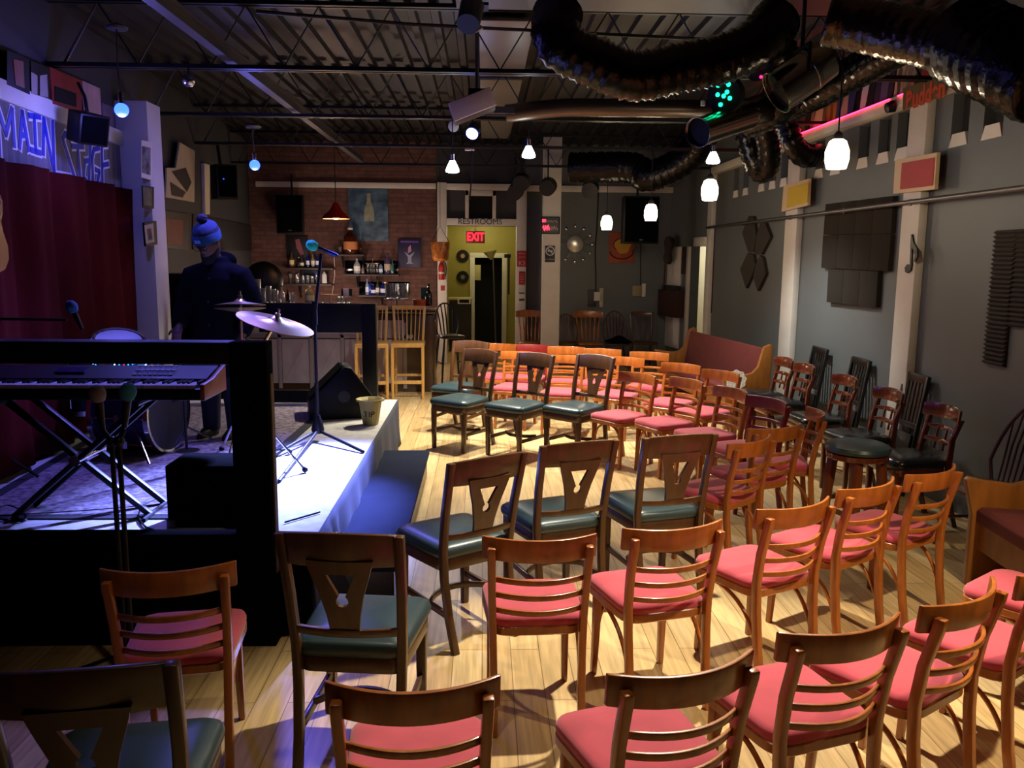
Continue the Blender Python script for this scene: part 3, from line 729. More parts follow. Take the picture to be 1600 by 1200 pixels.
for yy, nm in ((-.11, 0), (.11, 1)):
    MB().bar((-.36, yy-.0, .012), (.36, yy, hz-.02), .03, .036, (0, 1, 0)).build('leg', black_metal, t, bevel=.004)
    MB().bar((.36, yy+.035, .012), (-.36, yy+.035, hz-.02), .03, .036, (0, 1, 0)).build('leg', black_metal, t, bevel=.004)
for x, z in ((-.36, .014), (.36, .014), (-.36, hz-.015), (.36, hz-.015)): MB().tube([(x, -.18, z), (x, .2, z)], .013, 8).build('foot_bar' if z < .1 else 'support_arm', black_metal, t)
MB().tube([(0, -.14, hz/2), (0, .18, hz/2)], .03, 12).build('pivot', chrome, t)
# two microphones at the railing
for px, py, col, d, pxb, lb, nm in ((200, 610, '#2f7f9a', (-.2, .12, -1), 199, 'microphone with blue foam ball on a stand before the stage railing', 'a'),
                                (152, 613, '#8a877c', (.03, .1, -1), 188, 'microphone with grey foam ball on a stand before the stage railing', 'b')):
    y = 3.44 if nm == 'a' else 3.54
    tip = at(px, py, Y=y); base = at(pxb, 900, Y=y); base.z = 0
    t = thing('microphone_stand', lb, 'microphone', base)
    L_ = tip-base; dv = V(d).normalized(); e = L_+dv*.17
    mic(t, L_, d, col)
    j = V((0, 0, at(183, 690, Y=y).z))
    MB().tube([(0, 0, .09), (0, 0, j.z)], .011, 8).build('pole', black_metal, t)
    MB().tube([j, e], .012, 8).build('boom', black_metal, t)
    MB().sph(j, .024).build('clutch', black_metal, t)
    MB().lathe([(.02, .07), (.026, .09), (.022, .13)]).build('hub', black_metal, t)
    stand_base(t, V((0, 0, 0)), .27, black_metal, 3, .1, rad(200) if nm == 'a' else rad(186), th=.009)
# vocal stand on the stage with the teal windscreen
b = at(497, 688, Z=ZS); y = b.y
t = thing('microphone_stand', 'tall microphone stand with teal foam windscreen near the stage edge', 'microphone', (b.x, b.y, ZS))
top = at(502, 396, Y=y)-b; tip = at(486, 383, Y=y-.05)-b; tail = at(526, 399, Y=y+.02)-b
MB().tube([(0, 0, .1), (0, 0, .95), top], .013, 8).build('pole', black_metal, t)
MB().tube([(0, 0, .9), (0, 0, 1.08)], .02, 10).build('clutch', black_metal, t)
d = (tail-tip).normalized()
mic(t, tip, d, '#2fd0a0', .2, .04)
MB().tube([tip+d*.1, tail], .016, 10).build('mic_body', mat('blue_metal', '#20307a', .35, .6), t)
MB().lathe([(.045, .06), (.05, .09), (.04, .14), (.02, .2)]).build('hub', black_metal, t)
for px, py in ((568, 706), (408, 722), (436, 752)):
    e = at(px, py, Z=ZS+.012)-b; MB().tube([(0, 0, .08), e], .012, 8).build('leg', black_metal, t)
# cymbals
brass = mat('bronze_cymbal', '#b89a6a', .28, .9, var=.06, scale=(4, 4, 40)); 
def cymbal(nm, lb, ctr, r, tilt, base, pole_px=None, up_to=None):
    t = thing(nm, lb, 'cymbal', (base.x, base.y, ZS)); n = V(tilt).normalized(); c = ctr-base
    MB().lathe([(r, -.004), (r, 0), (r*.6, .012), (r*.25, .022), (r*.2, .03), (r*.1, .045), (.006, .05)], c-n*.01, n, 48).build('plate', brass, t)
    MB().lathe([(.016, .045), (.018, .05), (.018, .066), (.01, .07), (.01, .095)], c-n*.01, n, 12).build('wing_nut', chrome, t)
    MB().tube([(0, 0, .05), (0, 0, c.z*.62), (c.x*.4, c.y*.4, c.z*.85), c], .011, 8).build('pole', chrome, t)
    for k in range(3):
        a = rad(20)+2*pi*k/3
        MB().tube([(0, 0, .42), (cos(a)*.2, sin(a)*.2, .15), (cos(a)*.3, sin(a)*.3, .02)], .008, 6).build('leg', chrome, t)
        MB().sph((cos(a)*.3, sin(a)*.3, .022), .02).build('rubber_foot', black_paint, t)
    if nm == 'hi_hat': MB().lathe([(r, .004), (r, 0), (r*.6, -.012), (r*.2, -.026), (.006, -.035)], c-n*.035, n, 48).build('lower_plate', brass, t)
    return t
cc = at(431, 503, Y=5.35); bb = at(403, 745, Z=ZS)
cymbal('crash_cymbal', 'big tilted bronze crash cymbal beside the railing post', cc, .245, (.30, -.07, 1), bb)
cc = at(375, 474, Y=5.85); bb = V((cc.x, cc.y, ZS))
cymbal('hi_hat', 'hi hat cymbal seen edge on in front of the man', cc, .17, (-.02, .09, 1), bb)
# drums
shell = mat('blue_black_shell', '#1b2340', .25, .3); head_m = mat('drum_head', '#0b0b0e', .55); headw = mat('white_head', '#b9bcc8', .5)
glit = mat('glitter_finish', '#5a86a0', .2, .9, var=.9, scale=(45, 45, 45), col2='#e8f4ff')
def drum(nm, lb, c, ax, r, dp, mshell, mhead, lugs=8, legs=None):
    t = thing(nm, lb, 'drum', (0, 0, 0)); c = V(c); ax = V(ax).normalized()
    MB().lathe([(r, -dp), (r, 0)], c, ax, 40).build('shell', mshell, t)
    MB().lathe([(r-.012, .006), (r*.5, .009), (.01, .009)], c, ax, 40).build('head', mhead, t)
    for h in (-dp, 0): MB().lathe([(r-.004, h-.022), (r+.014, h-.022), (r+.014, h+.014), (r-.006, h+.014), (r-.004, h-.022)], c, ax, 40, cap=False).build('hoop', chrome, t)
    a = V((0, 0, 1)) if abs(ax.z) < .8 else V((1, 0, 0)); x = ax.cross(a).normalized(); y = ax.cross(x); mb = MB()
    for k in range(lugs):
        q = c+(x*cos(2*pi*k/lugs)+y*sin(2*pi*k/lugs))*(r+.012); mb.tube([q-ax*dp*.9, q-ax*.02], .006, 6).box(q-ax*dp*.5, (.03, .03, .05))
    mb.build('lugs', chrome, t)
    for i, (p, q) in enumerate(legs or []): MB().tube([p, q], .009, 8).build('leg', chrome, t)
    return t
kc = at(262, 640, Y=6.0); kc.z = ZS+.30
ax = V((.985, -.17, 0)).normalized(); sd = V((.17, .985, 0))
drum('kick_drum', 'big kick drum with chrome hoops facing the floor at stage middle', kc, ax, .275, .42, shell, head_m, 8,
     [(kc-ax*.1+sd*.26+V((0, 0, -.12)), V((kc.x, kc.y, 0))+sd*.42+ax*.1+V((0, 0, ZS+.02))), (kc-ax*.1-sd*.26+V((0, 0, -.05)), V((kc.x, kc.y, 0))-sd*.40+ax*.08+V((0, 0, ZS+.02)))])
tc_ = at(186, 527, Y=6.25)
drum('rack_tom', 'small glittering rack tom behind the keyboard', tc_-V((0, 0, .02)), (.22, -.3, .93), .17, .2, glit, headw, 6, [(tc_-V((0, 0, .2)), V((kc.x-.25, kc.y+.15, kc.z+.24)))])
fl = thing('fairy_lights', 'string of tiny coloured lights wound round the rack tom', 'string lights', (0, 0, 0))
fcol = {'white_bulbs': mat('fairy_white', '#e8f4ff', emit=6, ecol='#bfe4ff'), 'blue_bulbs': mat('fairy_blue', '#40a0ff', emit=6, ecol='#2080ff'), 'red_bulbs': mat('fairy_red', '#ff4050', emit=5, ecol='#ff2030'), 'green_bulbs': mat('fairy_green', '#30ffb0', emit=5, ecol='#18e890')}
fmb = {k: MB() for k in fcol}; rr = random.Random(4); wire = []
tc2 = tc_-V((0, 0, .02)); axn = V((.22, -.3, .93)).normalized(); fx = axn.cross(V((1, 0, 0))).normalized(); fy2 = axn.cross(fx)
for k in range(120):
    a = 2*pi*k*3.02/120; p = tc2+(fx*cos(a)+fy2*sin(a))*.19-axn*(.02+.05*k/40*(1+.1*rr.random())); wire.append(p)
    fmb[rr.choice(['white_bulbs']*3+['blue_bulbs']*3+['red_bulbs', 'green_bulbs'])].sph(p+(p-tc2).normalized()*.004, .0055, n=6, m=4)
for k in fcol: fmb[k].build(k, fcol[k], fl)
MB().tube(wire, .002, 4).build('wire', black_metal, fl)
ft = at(130, 600, Y=6.35)
drum('floor_tom', 'blue floor tom on chrome legs left of the kick drum', V((ft.x, ft.y, ZS+.66)), (0, 0, 1), .2, .4, shell, headw, 8,
     [V((ft.x+cos(a)*.215, ft.y+sin(a)*.215, ZS+.5)) and (V((ft.x+cos(a)*.215, ft.y+sin(a)*.215, ZS+.5)), V((ft.x+cos(a)*.23, ft.y+sin(a)*.23, ZS+.015))) for a in (.4, 2.5, 4.6)])
sn = at(215, 545, Y=6.9)
drum('snare_drum', 'chrome snare drum behind the kick drum', V((sn.x, sn.y, ZS+.62)), (.05, -.05, 1), .178, .14, chrome, headw, 8, [(V((sn.x, sn.y, ZS+.48)), V((sn.x, sn.y, ZS+.02)))])
# kick microphone on round base
kb_ = at(292, 706, Z=ZS)
t = thing('kick_microphone', 'short round base microphone stand in front of the kick drum', 'microphone', kb_)
MB().lathe([(.09, 0), (.09, .012), (.02, .025)], n=24).build('base', black_metal, t); MB().tube([(0, 0, .02), (0, 0, .42)], .01, 8).build('pole', black_metal, t)
MB().tube([(.02, 0, .4), (-.12, .02, .37)], .012, 8).build('boom', black_metal, t)
MB().lathe([(.012, 0), (.022, .03), (.024, .08), (.001, .1)], (-.1, .02, .375), (-1, .2, -.1), 12).build('mic_head', chrome, t)
# overhead microphone at the left
m0 = at(111, 478, Y=5.2); t = thing('overhead_microphone', 'microphone with blue foam on a long boom before the red curtain', 'microphone', (m0.x-.5, 5.2, ZS))
b = V((m0.x-.5, 5.2, ZS)); MB().tube([(0, 0, .05), (0, 0, m0.z-ZS-.08)], .012, 8).build('pole', black_metal, t)
MB().tube([(-.05, 0, m0.z-ZS-.08), (.47, 0, m0.z-ZS-.085)], .009, 8).build('boom', black_metal, t)
mic(t, m0-b, (.35, .1, -1), '#25506e', .14, .036); stand_base(t, V((0, 0, 0)), .2, black_metal, 3, .2, .5)
# black boxes on stage
q0, q1 = at(257, 728, Y=4.3), at(395, 728, Y=4.3)
t = thing('amplifier', 'black box amplifier standing behind the railing post', 'amplifier', ((q0.x+q1.x)/2, 4.45, ZS))
MB().box((0, 0, (q0.z-ZS)/2), (q1.x-q0.x, .3, q0.z-ZS)).build('cabinet', black_felt, t, bevel=.008)
MB().box((0, -.152, (q0.z-ZS)/2), (q1.x-q0.x-.05, .006, q0.z-ZS-.06)).build('grille', black_felt, t)
for s in (-1, 1): MB().box((s*((q1.x-q0.x)/2-.02), -.15, .025), (.045, .02, .045)).build('corner', steel, t, bevel=.003)
wq = at(535, 655, Z=ZS)
t = thing('floor_monitor', 'black wedge floor monitor at the back of the stage', 'speaker', (wq.x-.02, wq.y+.2, ZS), rad(14))
MB().prism([(-.31, 0), (.24, 0), (.29, .12), (.06, .45), (.0, .46), (-.31, .17)], .4, Matrix(((1, 0, 0, 0), (0, 0, 1, 0), (0, 1, 0, 0), (0, 0, 0, 1)))).build('cabinet', black_paint, t, bevel=.008)
MB().bar((-.29, 0, .2), (-.02, 0, .458), .34, .012).build('grille', black_felt, t)
MB().lathe([(.05, 0), (.052, .004), (.02, .006)], (-.01, -.201, .2), (0, -1, 0), 20).build('handle_cup', mat('dark_cup', '#1a1a1c', .5), t)
bq = at(579, 663, Z=ZS)
t = thing('tip_bucket', 'small cream plastic flower pot with writing near the stage corner', 'bucket', bq)
MB().lathe([(.062, 0), (.066, .006), (.098, .2), (.122, .205), (.122, .222), (.11, .222), (.09, .2), (.06, .02), (.001, .018)], n=10).build('pot', mat('cream_plastic', '#a59a62', .45), t, ang=25)
text('TIP', 'lettering', .07, black_paint, t, face((-.0, -.083, .1), (1, 0, 0), (0, -1, .17)))
for i, (pts, lb) in enumerate(((((0, 845), (20, 800), (60, 812), (30, 850)), 'x'),)): pass
def cable(nm, lb, pts, r=.006, m=black_metal):
    o = MB().tube(spline(pts, 6), r, 6).build(nm, m); tag(o, lb, 'cable'); return o
G = lambda x, y: at(x, y, Z=ZS+.009)
cable('cable', 'black cable looped beside the amplifier on the stage floor', [G(250, 778), G(226, 790), G(217, 806), G(226, 822), G(240, 828)])
cable('cable', 'black cable curled by the left keyboard stand foot', [G(-10, 800), G(12, 790), G(36, 800), G(40, 812), G(15, 814), G(-10, 808)])
cable('cable', 'long black cable lying across the pale front of the stage', [G(-5, 806), G(120, 799), G(255, 788)], .005)
cable('cable', 'black cable crossing the pale deck right of the railing post', [G(445, 816), G(490, 803), at(500, 800, Z=ZS+.009)], .005)
# guitar hung on the curtain, cut by the left edge
def guitar_outline(s): 
    return [(s*x, s*y) for x, y in ((0, .5), (.12, .49), (.17, .42), (.16, .33), (.12, .26), (.14, .18), (.2, .08), (.2, -.02), (.13, -.1), (0, -.13), (-.13, -.1), (-.2, -.02), (-.2, .08), (-.14, .18), (-.12, .26), (-.16, .33), (-.17, .42), (-.12, .49))]
def guitar(lb, p, R_, s, body, top):
    t = thing('guitar', lb, 'guitar', p, R=R_)
    MB().prism(guitar_outline(s), .08*s).build('body', body, t, bevel=.006)
    MB().prism(guitar_outline(s*.95), .004, z0=.041*s).build('top', top, t)
    MB().disc((0, .28*s, .045*s), .045*s, (0, 0, 1)).build('sound_hole', black_paint, t)
    MB().box((0, .75*s, .045*s), (.055*s, .6*s, .025*s)).build('neck', dark_oak, t, bevel=.003)
    MB().box((0, 1.12*s, .04*s), (.075*s, .16*s, .02*s)).build('headstock', black_wood, t, bevel=.003)
    return t
gp = onL(-16, 400, .2)
guitar('guitar with pale edge hanging on the curtain, cut off by the left edge', gp, face((0, 0, 0), LD, LN).to_3x3(), .8, mat('pale_guitar_edge', '#8e8a92', .3), mat('guitar_top', '#8a3a1c', .25, coat=.5))
# tall cabinet behind the man
q0, q1 = at(249, 428, Y=8.75), at(345, 428, Y=8.75)
t = thing('speaker_cabinet', 'tall plain black speaker cabinet behind the man, against the left wall', 'speaker', ((q0.x+q1.x)/2, 9.0, 0))
MB().box((0, 0, q0.z/2), (q1.x-q0.x, .46, q0.z)).build('cabinet', black_paint, t, bevel=.01)
MB().box((0, -.233, q0.z/2), (q1.x-q0.x-.06, .008, q0.z-.1)).build('grille', black_felt, t)

# ------------------------------------------------------------------ the man
def remesh(o, vox, smooth=4):
    m = o.modifiers.new('r', 'REMESH'); m.mode = 'VOXEL'; m.voxel_size = vox
    s = o.modifiers.new('s', 'SMOOTH'); s.iterations = smooth; s.factor = .5
    dg = bpy.context.evaluated_depsgraph_get(); me = bpy.data.meshes.new_from_object(o.evaluated_get(dg))
    mt = list(o.data.materials); o.modifiers.clear(); o.data = me
    if not me.materials:
        for x in mt: me.materials.append(x)
    me.polygons.foreach_set('use_smooth', [True]*len(me.polygons)); return o
skin = mat('brown_skin', '#5a3826', .5, var=.06, scale=(20, 20, 20)); coat_m = mat('navy_black_coat', (.0028, .003, .0048), .9, spec=.08); trou = mat('dark_trousers', '#10131f', .85)
hat_b = mat('blue_knit', '#17466e', .9, bump=.4, scale=(60, 60, 60)); hat_d = mat('navy_knit', '#10142c', .9, bump=.4, scale=(60, 60, 60)); beard_m = mat('black_beard', '#0a0807', .9)
mp = at(322, 694, Z=ZS); mp = V((mp.x, 6.55, ZS)); mp.x = at(342, 500, Y=6.55).x
man = thing('person', 'standing man in dark coat and blue pom pom beanie looking down behind the drums', 'person', mp, rad(-16)); man.scale = (.955,)*3
# local: faces -y; head turned to his right and bent down
def ell(c, rx, ry, n=20, tilt=0): return [V((c[0]+cos(2*pi*k/n)*rx, c[1]+sin(2*pi*k/n)*ry, c[2]+tilt*sin(2*pi*k/n)*ry)) for k in range(n)]
HC = V((-.005, -.085, 1.572))                                     # head centre
HR = Matrix.Rotation(rad(-4), 3, 'Z') @ Matrix.Rotation(rad(24), 3, 'X')
def hd(x, y, z): return HC + HR @ V((x, y, z))
b = MB()
b.loft([ell((0, 0, .80), .15, .11), ell((0, 0, .95), .16, .115), ell((0, 0, 1.1), .165, .12), ell((0, 0, 1.25), .185, .12), ell((0, 0, 1.36), .17, .1), ell((0, -.005, 1.41), .075, .065), ell((0, -.03, 1.47), .058, .06), ell((-.005, -.06, 1.53), .056, .062)])
rings = []                                                      # head
for z, rx, ry, cy in ((-.125, .025, .02, -.055), (-.115, .045, .05, -.04), (-.09, .058, .078, -.022), (-.05, .068, .092, -.008), (0, .074, .098, 0), (.04, .076, .1, .002), (.08, .07, .092, .004), (.11, .05, .066, .006), (.125, .02, .03, .006)):
    rings.append([hd(p.x, p.y+cy, p.z) for p in ell((0, 0, z), rx, ry, 24)])
b.loft(rings)
b.loft([[hd(p.x, p.y, p.z) for p in ell((0, cy, z), rx, ry, 10)] for z, rx, ry, cy in ((.025, .008, .006, -.096), (.0, .011, .012, -.104), (-.022, .017, .018, -.109), (-.033, .014, .014, -.1), (-.04, .006, .006, -.094))])
for s in (-1, 1):
    b.sph(hd(s*.078, .01, -.005), .03, (.35, .7, 1.1), 10, 8)
    b.sph(hd(s*.031, -.088, .012), .016, (1.1, .5, .6), 10, 6)    # brow and lid
b.sph(hd(0, -.092, -.058), .02, (1.25, .6, .35), 10, 6); b.sph(hd(0, -.09, -.068), .018, (1.2, .6, .4), 10, 6)
SH = {}
for s, el, wr in ((-1, (-.275, -.05, 1.08), (-.20, -.24, .93)), (1, (.30, .04, 1.08), (.27, -.1, .86))):
    el, wr = V(el), V(wr)
    b.tube([V((s*.15, 0, 1.36)), V((s*.21, 0, 1.33)), (V((s*.21, 0, 1.33))+el)/2, el, (el+wr)/2, wr], [.05, .06, .052, .042, .04, .028], 12)
    SH[s] = (el, wr)
    d = (wr-el).normalized(); x = d.cross(V((0, 0, 1))).normalized(); n_ = x.cross(d)
    pc = wr+d*.05
    b.loft([[p+x*cos(2*pi*k/12)*w+n_*sin(2*pi*k/12)*h for k in range(12)] for p, w, h in ((wr, .026, .02), (wr+d*.03, .036, .018), (wr+d*.075, .042, .016), (wr+d*.09, .038, .013))])
    for f in range(4):
        o_ = wr+d*.08+x*(-.03+.02*f); L_ = (.066, .08, .076, .058)[f]
        b.tube([o_, o_+d*L_*.5-V((0, 0, .006)), o_+d*L_*.85-V((0, 0, .024)), o_+d*L_-V((0, 0, .042))], [.0095, .009, .0085, .007], 8)
    o_ = wr+d*.03-x*s*.03
    b.tube([o_, o_+d*.03-x*s*.025-V((0, 0, .006)), o_+d*.06-x*s*.032-V((0, 0, .014))], [.012, .011, .008], 8)
for s in (-1, 1):
    b.tube([(s*.08, 0, .86), (s*.095, -.01, .66), (s*.1, -.015, .46), (s*.105, .005, .27), (s*.11, .01, .08)], [.085, .078, .056, .055, .042], 14)
    b.loft([ell((s*.115, -.045, .01), .04, .12), ell((s*.115, -.045, .05), .038, .11), ell((s*.112, -.01, .09), .034, .05)])
body = b.build('body', skin, man); remesh(body, .0068, 3)
for s in (-1, 1):
    MB().sph(hd(s*.031, -.094, .004), .0095, (1, .6, .8), 10, 7).build('eye', mat('eye', '#cfc9c0', .2), man)
c = MB()                                                        # long coat with hood and sleeves
c.loft([ell((0, .0, .52), .235, .19, 28), ell((0, 0, .62), .232, .185, 28), ell((0, 0, .8), .22, .175, 28), ell((0, 0, 1.0), .215, .168, 28), ell((0, 0, 1.18), .225, .165, 28), ell((0, 0, 1.3), .225, .15, 28), ell((0, 0, 1.38), .175, .125, 28), ell((0, -.01, 1.43), .105, .1, 28), ell((0, -.02, 1.475), .092, .095, 28)])
for s in (-1, 1):
    el, wr = SH[s]
    c.tube([V((s*.12, 0, 1.35)), V((s*.215, 0, 1.32)), (V((s*.235, 0, 1.32))+el)/2, el, (el+wr)/2, wr-(wr-el)*.04], [.08, .092, .085, .074, .066, .056], 16)
c.sph((0, .09, 1.44), .1, (1.25, .75, .75))
coat_o = remesh(c.build('coat', coat_m, man), .012, 3)
bt = MB()
for z in (1.3, 1.12, .94, .76): bt.lathe([(.011, 0), (.011, .006), (.004, .007)], (.03, -.178 if z < 1.2 else -.155, z), (0, -1, 0), 10)
bt.build('button_row', mat('dark_button', '#3a3c48', .3, .4), coat_o)
l = MB()
for s in (-1, 1): l.tube([(s*.085, .0, .75), (s*.098, -.008, .5), (s*.108, .0, .3), (s*.112, .005, .06)], [.105, .092, .08, .068], 16)
l.build('trousers', trou, man)
for s in (-1, 1):
    sh = MB(); sh.loft([ell((s*.115, -.05, .004), .05, .14, 18), ell((s*.115, -.05, .04), .05, .138, 18), ell((s*.114, -.03, .07), .045, .105, 18), ell((s*.112, .015, .1), .05, .055, 18)]); sh.build('shoe', black_paint, man)
bd = MB()
bd.loft([[hd(p.x, p.y+cy, p.z) for p in ell((0, 0, z), rx, ry, 20)] for z, rx, ry, cy in ((-.15, .025, .025, -.06), (-.13, .056, .06, -.045), (-.1, .066, .08, -.028), (-.07, .074, .088, -.012), (-.045, .0755, .07, .008), (-.01, .0765, .045, .018))])
bd.build('beard', beard_m, man)
def hring(z, r1, r2, cy): return [hd(p.x, p.y+cy, p.z) for p in ell((0, 0, z), r1, r2, 28)]
cuff_o = MB().loft([hring(.026, .09, .114, .004), hring(.028, .1, .124, .004), hring(.088, .104, .127, .006), hring(.1, .096, .118, .006)]).build('beanie_cuff', hat_b, man)
MB().loft([hring(.095, .099, .119, .008), hring(.118, .096, .115, .01), hring(.125, .092, .11, .012)]).build('beanie_band', hat_d, man)
MB().loft([hring(.122, .093, .111, .012), hring(.15, .08, .096, .014), hring(.17, .055, .066, .016), hring(.18, .015, .02, .016)]).build('beanie_crown', mat('mid_blue_knit', '#1b3058', .9, bump=.4, scale=(60, 60, 60)), man)
mb = MB(); mb.grid(lambda u, v: hd(.042*sin(pi*v)*cos(2*pi*u)*(1+.1*sin(31*u+23*v)), .016+.042*sin(pi*v)*sin(2*pi*u)*(1+.1*sin(29*u+17*v)),   .202-.038*cos(pi*v)), 24, 14)
mb.build('pom_pom', hat_d, man)
MB().box(hd(.0, -.118, .062), (.05, .008, .026), HR).build('cuff_patch', mat('patch_pale', '#7fc0ee', .6), cuff_o, bevel=.003)
gl = MB()
for s in (-1, 1): gl.tube([hd(s*.034+.024*cos(a), -.112, .004+.017*sin(a)) for a in [2*pi*k/14 for k in range(15)]], .0022, 6)
gl.tube([hd(-.011, -.113, .008), hd(.011, -.113, .008)], .0022, 6)
for s in (-1, 1): gl.tube([hd(s*.058, -.112, .008), hd(s*.08, 0, .012)], .0022, 6)
gl.build('glasses', black_metal, man)
# ------------------------------------------------------------------ bar
bar_w = mat('bar_wood', '#3c2414', .35, var=.25, scale=(4, 14, 22), coat=.3); bar_top = mat('bar_top', '#2a1a12', .22, var=.15, scale=(8, 30, 30), coat=.5)
lilac = mat('worn_pale_panels', '#a99ea9', .6, var=.12, scale=(6, 6, 3))
BX0, BX1, BY = -3.75, -.69, 11.35
t = thing('bar_counter', 'long dark bar counter with pale front panels behind the stage', 'bar', (0, BY, 0))
MB().box(((BX0+BX1)/2, .33, .54), (BX1-BX0, .62, 1.07)).build('body', bar_w, t, bevel=.004)
MB().box(((BX0+BX1)/2, .3, 1.1), (BX1-BX0+.1, .74, .05)).build('worktop', bar_top, t, bevel=.01)
MB().box((BX1+.012, .33, .06), (.02, .66, .12)).box((BX1-.05, .005, .55), (.12, .03, 1.04)).box((BX1+.012, .33, .55), (.014, .5, .8)).build('end_trim', bar_w, t, bevel=.004)
fp = MB(); fr = MB()
for i in range(5):
    x = -2.95+.42*i
    fp.box((x, -.004, .42), (.36, .012, .6)); fp.box((x, -.004, .88), (.40, .012, .2))
    fr.bar((x-.12, -.014, .2), (x+.12, -.014, .66), .012, .012)
fp.build('front_panels', lilac, t); fr.build('battens', lilac, t)
fr2 = MB(); fr2.box((-2.1, -.012, .76), (2.3, .02, .05)); [fr2.box((-3.16+.42*i, -.012, .5), (.05, .02, .9)) for i in range(6)]
fr2.build('panel_frame', mat('lilac_frame', '#948a92', .6), t, bevel=.003)

glass = mat('clear_glass', '#e8eef0', .05, trans=.9, spec=.6); shelf_m = mat('dark_shelf', '#3d3230', .5, var=.1, scale=(10, 30, 30))
def shelf(lb, px0, px1, py, Y=14.36, brs=()):
    a, b = at(px0, py, Y=Y), at(px1, py, Y=Y)
    t = thing('wall_shelf', lb, 'shelf', ((a.x+b.x)/2, Y, a.z))
    MB().box((0, 0, -.015), (b.x-a.x, .24, .03)).build('board', shelf_m, t, bevel=.003)
    for p in brs:
        x = at(p, py, Y=Y).x-(a.x+b.x)/2
        MB().box((x, .1, -.13), (.03, .02, .22)).bar((x, -.06, -.03), (x, .1, -.22), .02, .02).build('bracket', black_metal, t)
    return t
shelf('narrow dark shelf holding the row of liquor bottles, upper left on the brick', 448, 522, 418, brs=(470, 510))
shelf('dark shelf holding clear glasses below the liquor bottle row', 438, 520, 443, brs=(468,))
shelf('short high shelf holding the big brown jug bottle', 523, 570, 397, brs=(535, 567))
shelf('dark shelf in front of the upper black mirror panel', 537, 624, 428, brs=(558, 590))
shelf('dark shelf in front of the lower black mirror panel', 560, 612, 461, brs=(597,))
def panel(nm, lb, cat_, c4, Y, th, m):
    """board from its left, right, top, bottom pixels at depth Y"""
    a, b = at(c4[0], c4[2], Y=Y), at(c4[1], c4[3], Y=Y)
    o = MB().box((0, 0, 0), (b.x-a.x, th, a.z-b.z)).build(nm, m, bevel=.003, loc=((a.x+b.x)/2, Y, (a.z+b.z)/2))
    tag(o, lb, cat_); return o
mirror_m = mat('black_mirror', '#08080d', .08, .3)
panel('mirror_panel', 'black glossy panel behind the upper right bottle shelf', 'panel', (539, 622, 407, 427), 14.485, .012, mirror_m)
panel('mirror_panel', 'black glossy panel behind the lower right bottle shelf', 'panel', (561, 640, 440, 461), 14.485, .012, mirror_m)
def bottle(lb, px, pyb, pyt, w, col, Y=14.34, grp='bottles on the bar shelves', lab=None, cap='#1a1a1a', glassy=.5, nm='bottle', sh=.62):
    b, tp = at(px, pyb, Y=Y), at(px, pyt, Y=Y); h = tp.z-b.z; r = w*Y/F/2
    t = thing(nm, lb, 'bottle', (b.x, Y, b.z+.001), group=grp)
    g_ = MB().lathe([(r*.9, 0), (r, .01), (r, h*sh*.9), (r*.8, h*sh), (r*.36, h*(sh+.12)), (r*.32, h*.93)], n=16).build('glass', mat('bottle_'+col.strip('#'), col, .08, trans=glassy, spec=.6), t, ang=50)
    MB().lathe([(r*.36, h*.92), (r*.36, h)], n=12).build('cap', mat('cap_'+cap.strip('#'), cap, .4), t)
    if lab: MB().lathe([(r*1.02, h*.16), (r*1.02, h*.46)], n=16, cap=False).build('label', mat('label_'+lab.strip('#'), lab, .7), g_)
    return t
B_ = bottle
B_('amber bottle with cream label, leftmost on the liquor shelf', 456, 417, 394, 7.5, '#7a5a2a', lab='#c9b98f')
B_('tiny amber bottle beside the cream labelled one', 460, 417, 409, 3, '#8a5a20')
B_('small dark bottle with white cap on the liquor shelf', 467, 417, 402, 4.5, '#2a2420', cap='#dddddd')
B_('pale labelled round bottle on the liquor shelf', 472, 417, 403, 6, '#5a5448', lab='#d8d4c4')
B_('first blue bottle with white label on the liquor shelf', 481, 417, 396, 5.5, '#22308a', lab='#cfd4e6')
B_('clear bottle with pale label between the two blue bottles', 489, 417, 396, 6, '#a09a80', lab='#d8d0b8')
B_('second blue bottle with white label on the liquor shelf', 496, 417, 397, 5.5, '#22308a', lab='#cfd4e6')
B_('dark blue bottle beside the microphone on the liquor shelf', 502, 417, 398, 4.5, '#1a2050')
def gls(lb, px, pyb, pyt, w, Y=14.34, grp='clear glasses behind the bar', stem=False, nm='glass', m=None):
    b, tp = at(px, pyb, Y=Y), at(px, pyt, Y=Y); h = tp.z-b.z; r = w*Y/F/2
    if stem: pr = [(r*.8, 0), (r*.75, h*.02), (.006, h*.06), (.006, h*.42), (r*.6, h*.52), (r, h*.75), (r*.85, h), (r*.8, h), (r*.93, h*.75), (r*.5, h*.55), (.001, h*.5)]
    else: pr = [(r*.8, 0), (r*.82, .005), (r, h), (r*.93, h), (r*.76, .02), (.001, .018)]
    o = MB().lathe(pr, n=16).build(nm, m or glass, loc=(b.x, Y, b.z+.001), ang=50); tag(o, lb, 'glass', grp); return o
for i, (px, pt, w, s) in enumerate(((454, 428, 6, 1), (464, 429, 6, 0), (466.5, 427, 2.5, 0), (474, 431, 6, 0), (481, 430, 6, 0), (488, 431, 6, 0), (495, 428, 5, 1))):
    gls(['stemmed glass at the left end of the glass shelf', 'tumbler second from the left on the glass shelf', 'slim flute between tumblers on the glass shelf', 'tumbler at the middle left of the glass shelf', 'tumbler at the middle of the glass shelf', 'tumbler at the middle right of the glass shelf', 'stemmed glass near the microphone on the glass shelf'][i], px, 442.5, pt, w, stem=s)
panel('glass_tray', 'smoky glass tray standing behind the tumblers', 'tray', (470, 499, 421, 442), 14.47, .012, mat('smoky_glass', '#30343c', .15, .3))
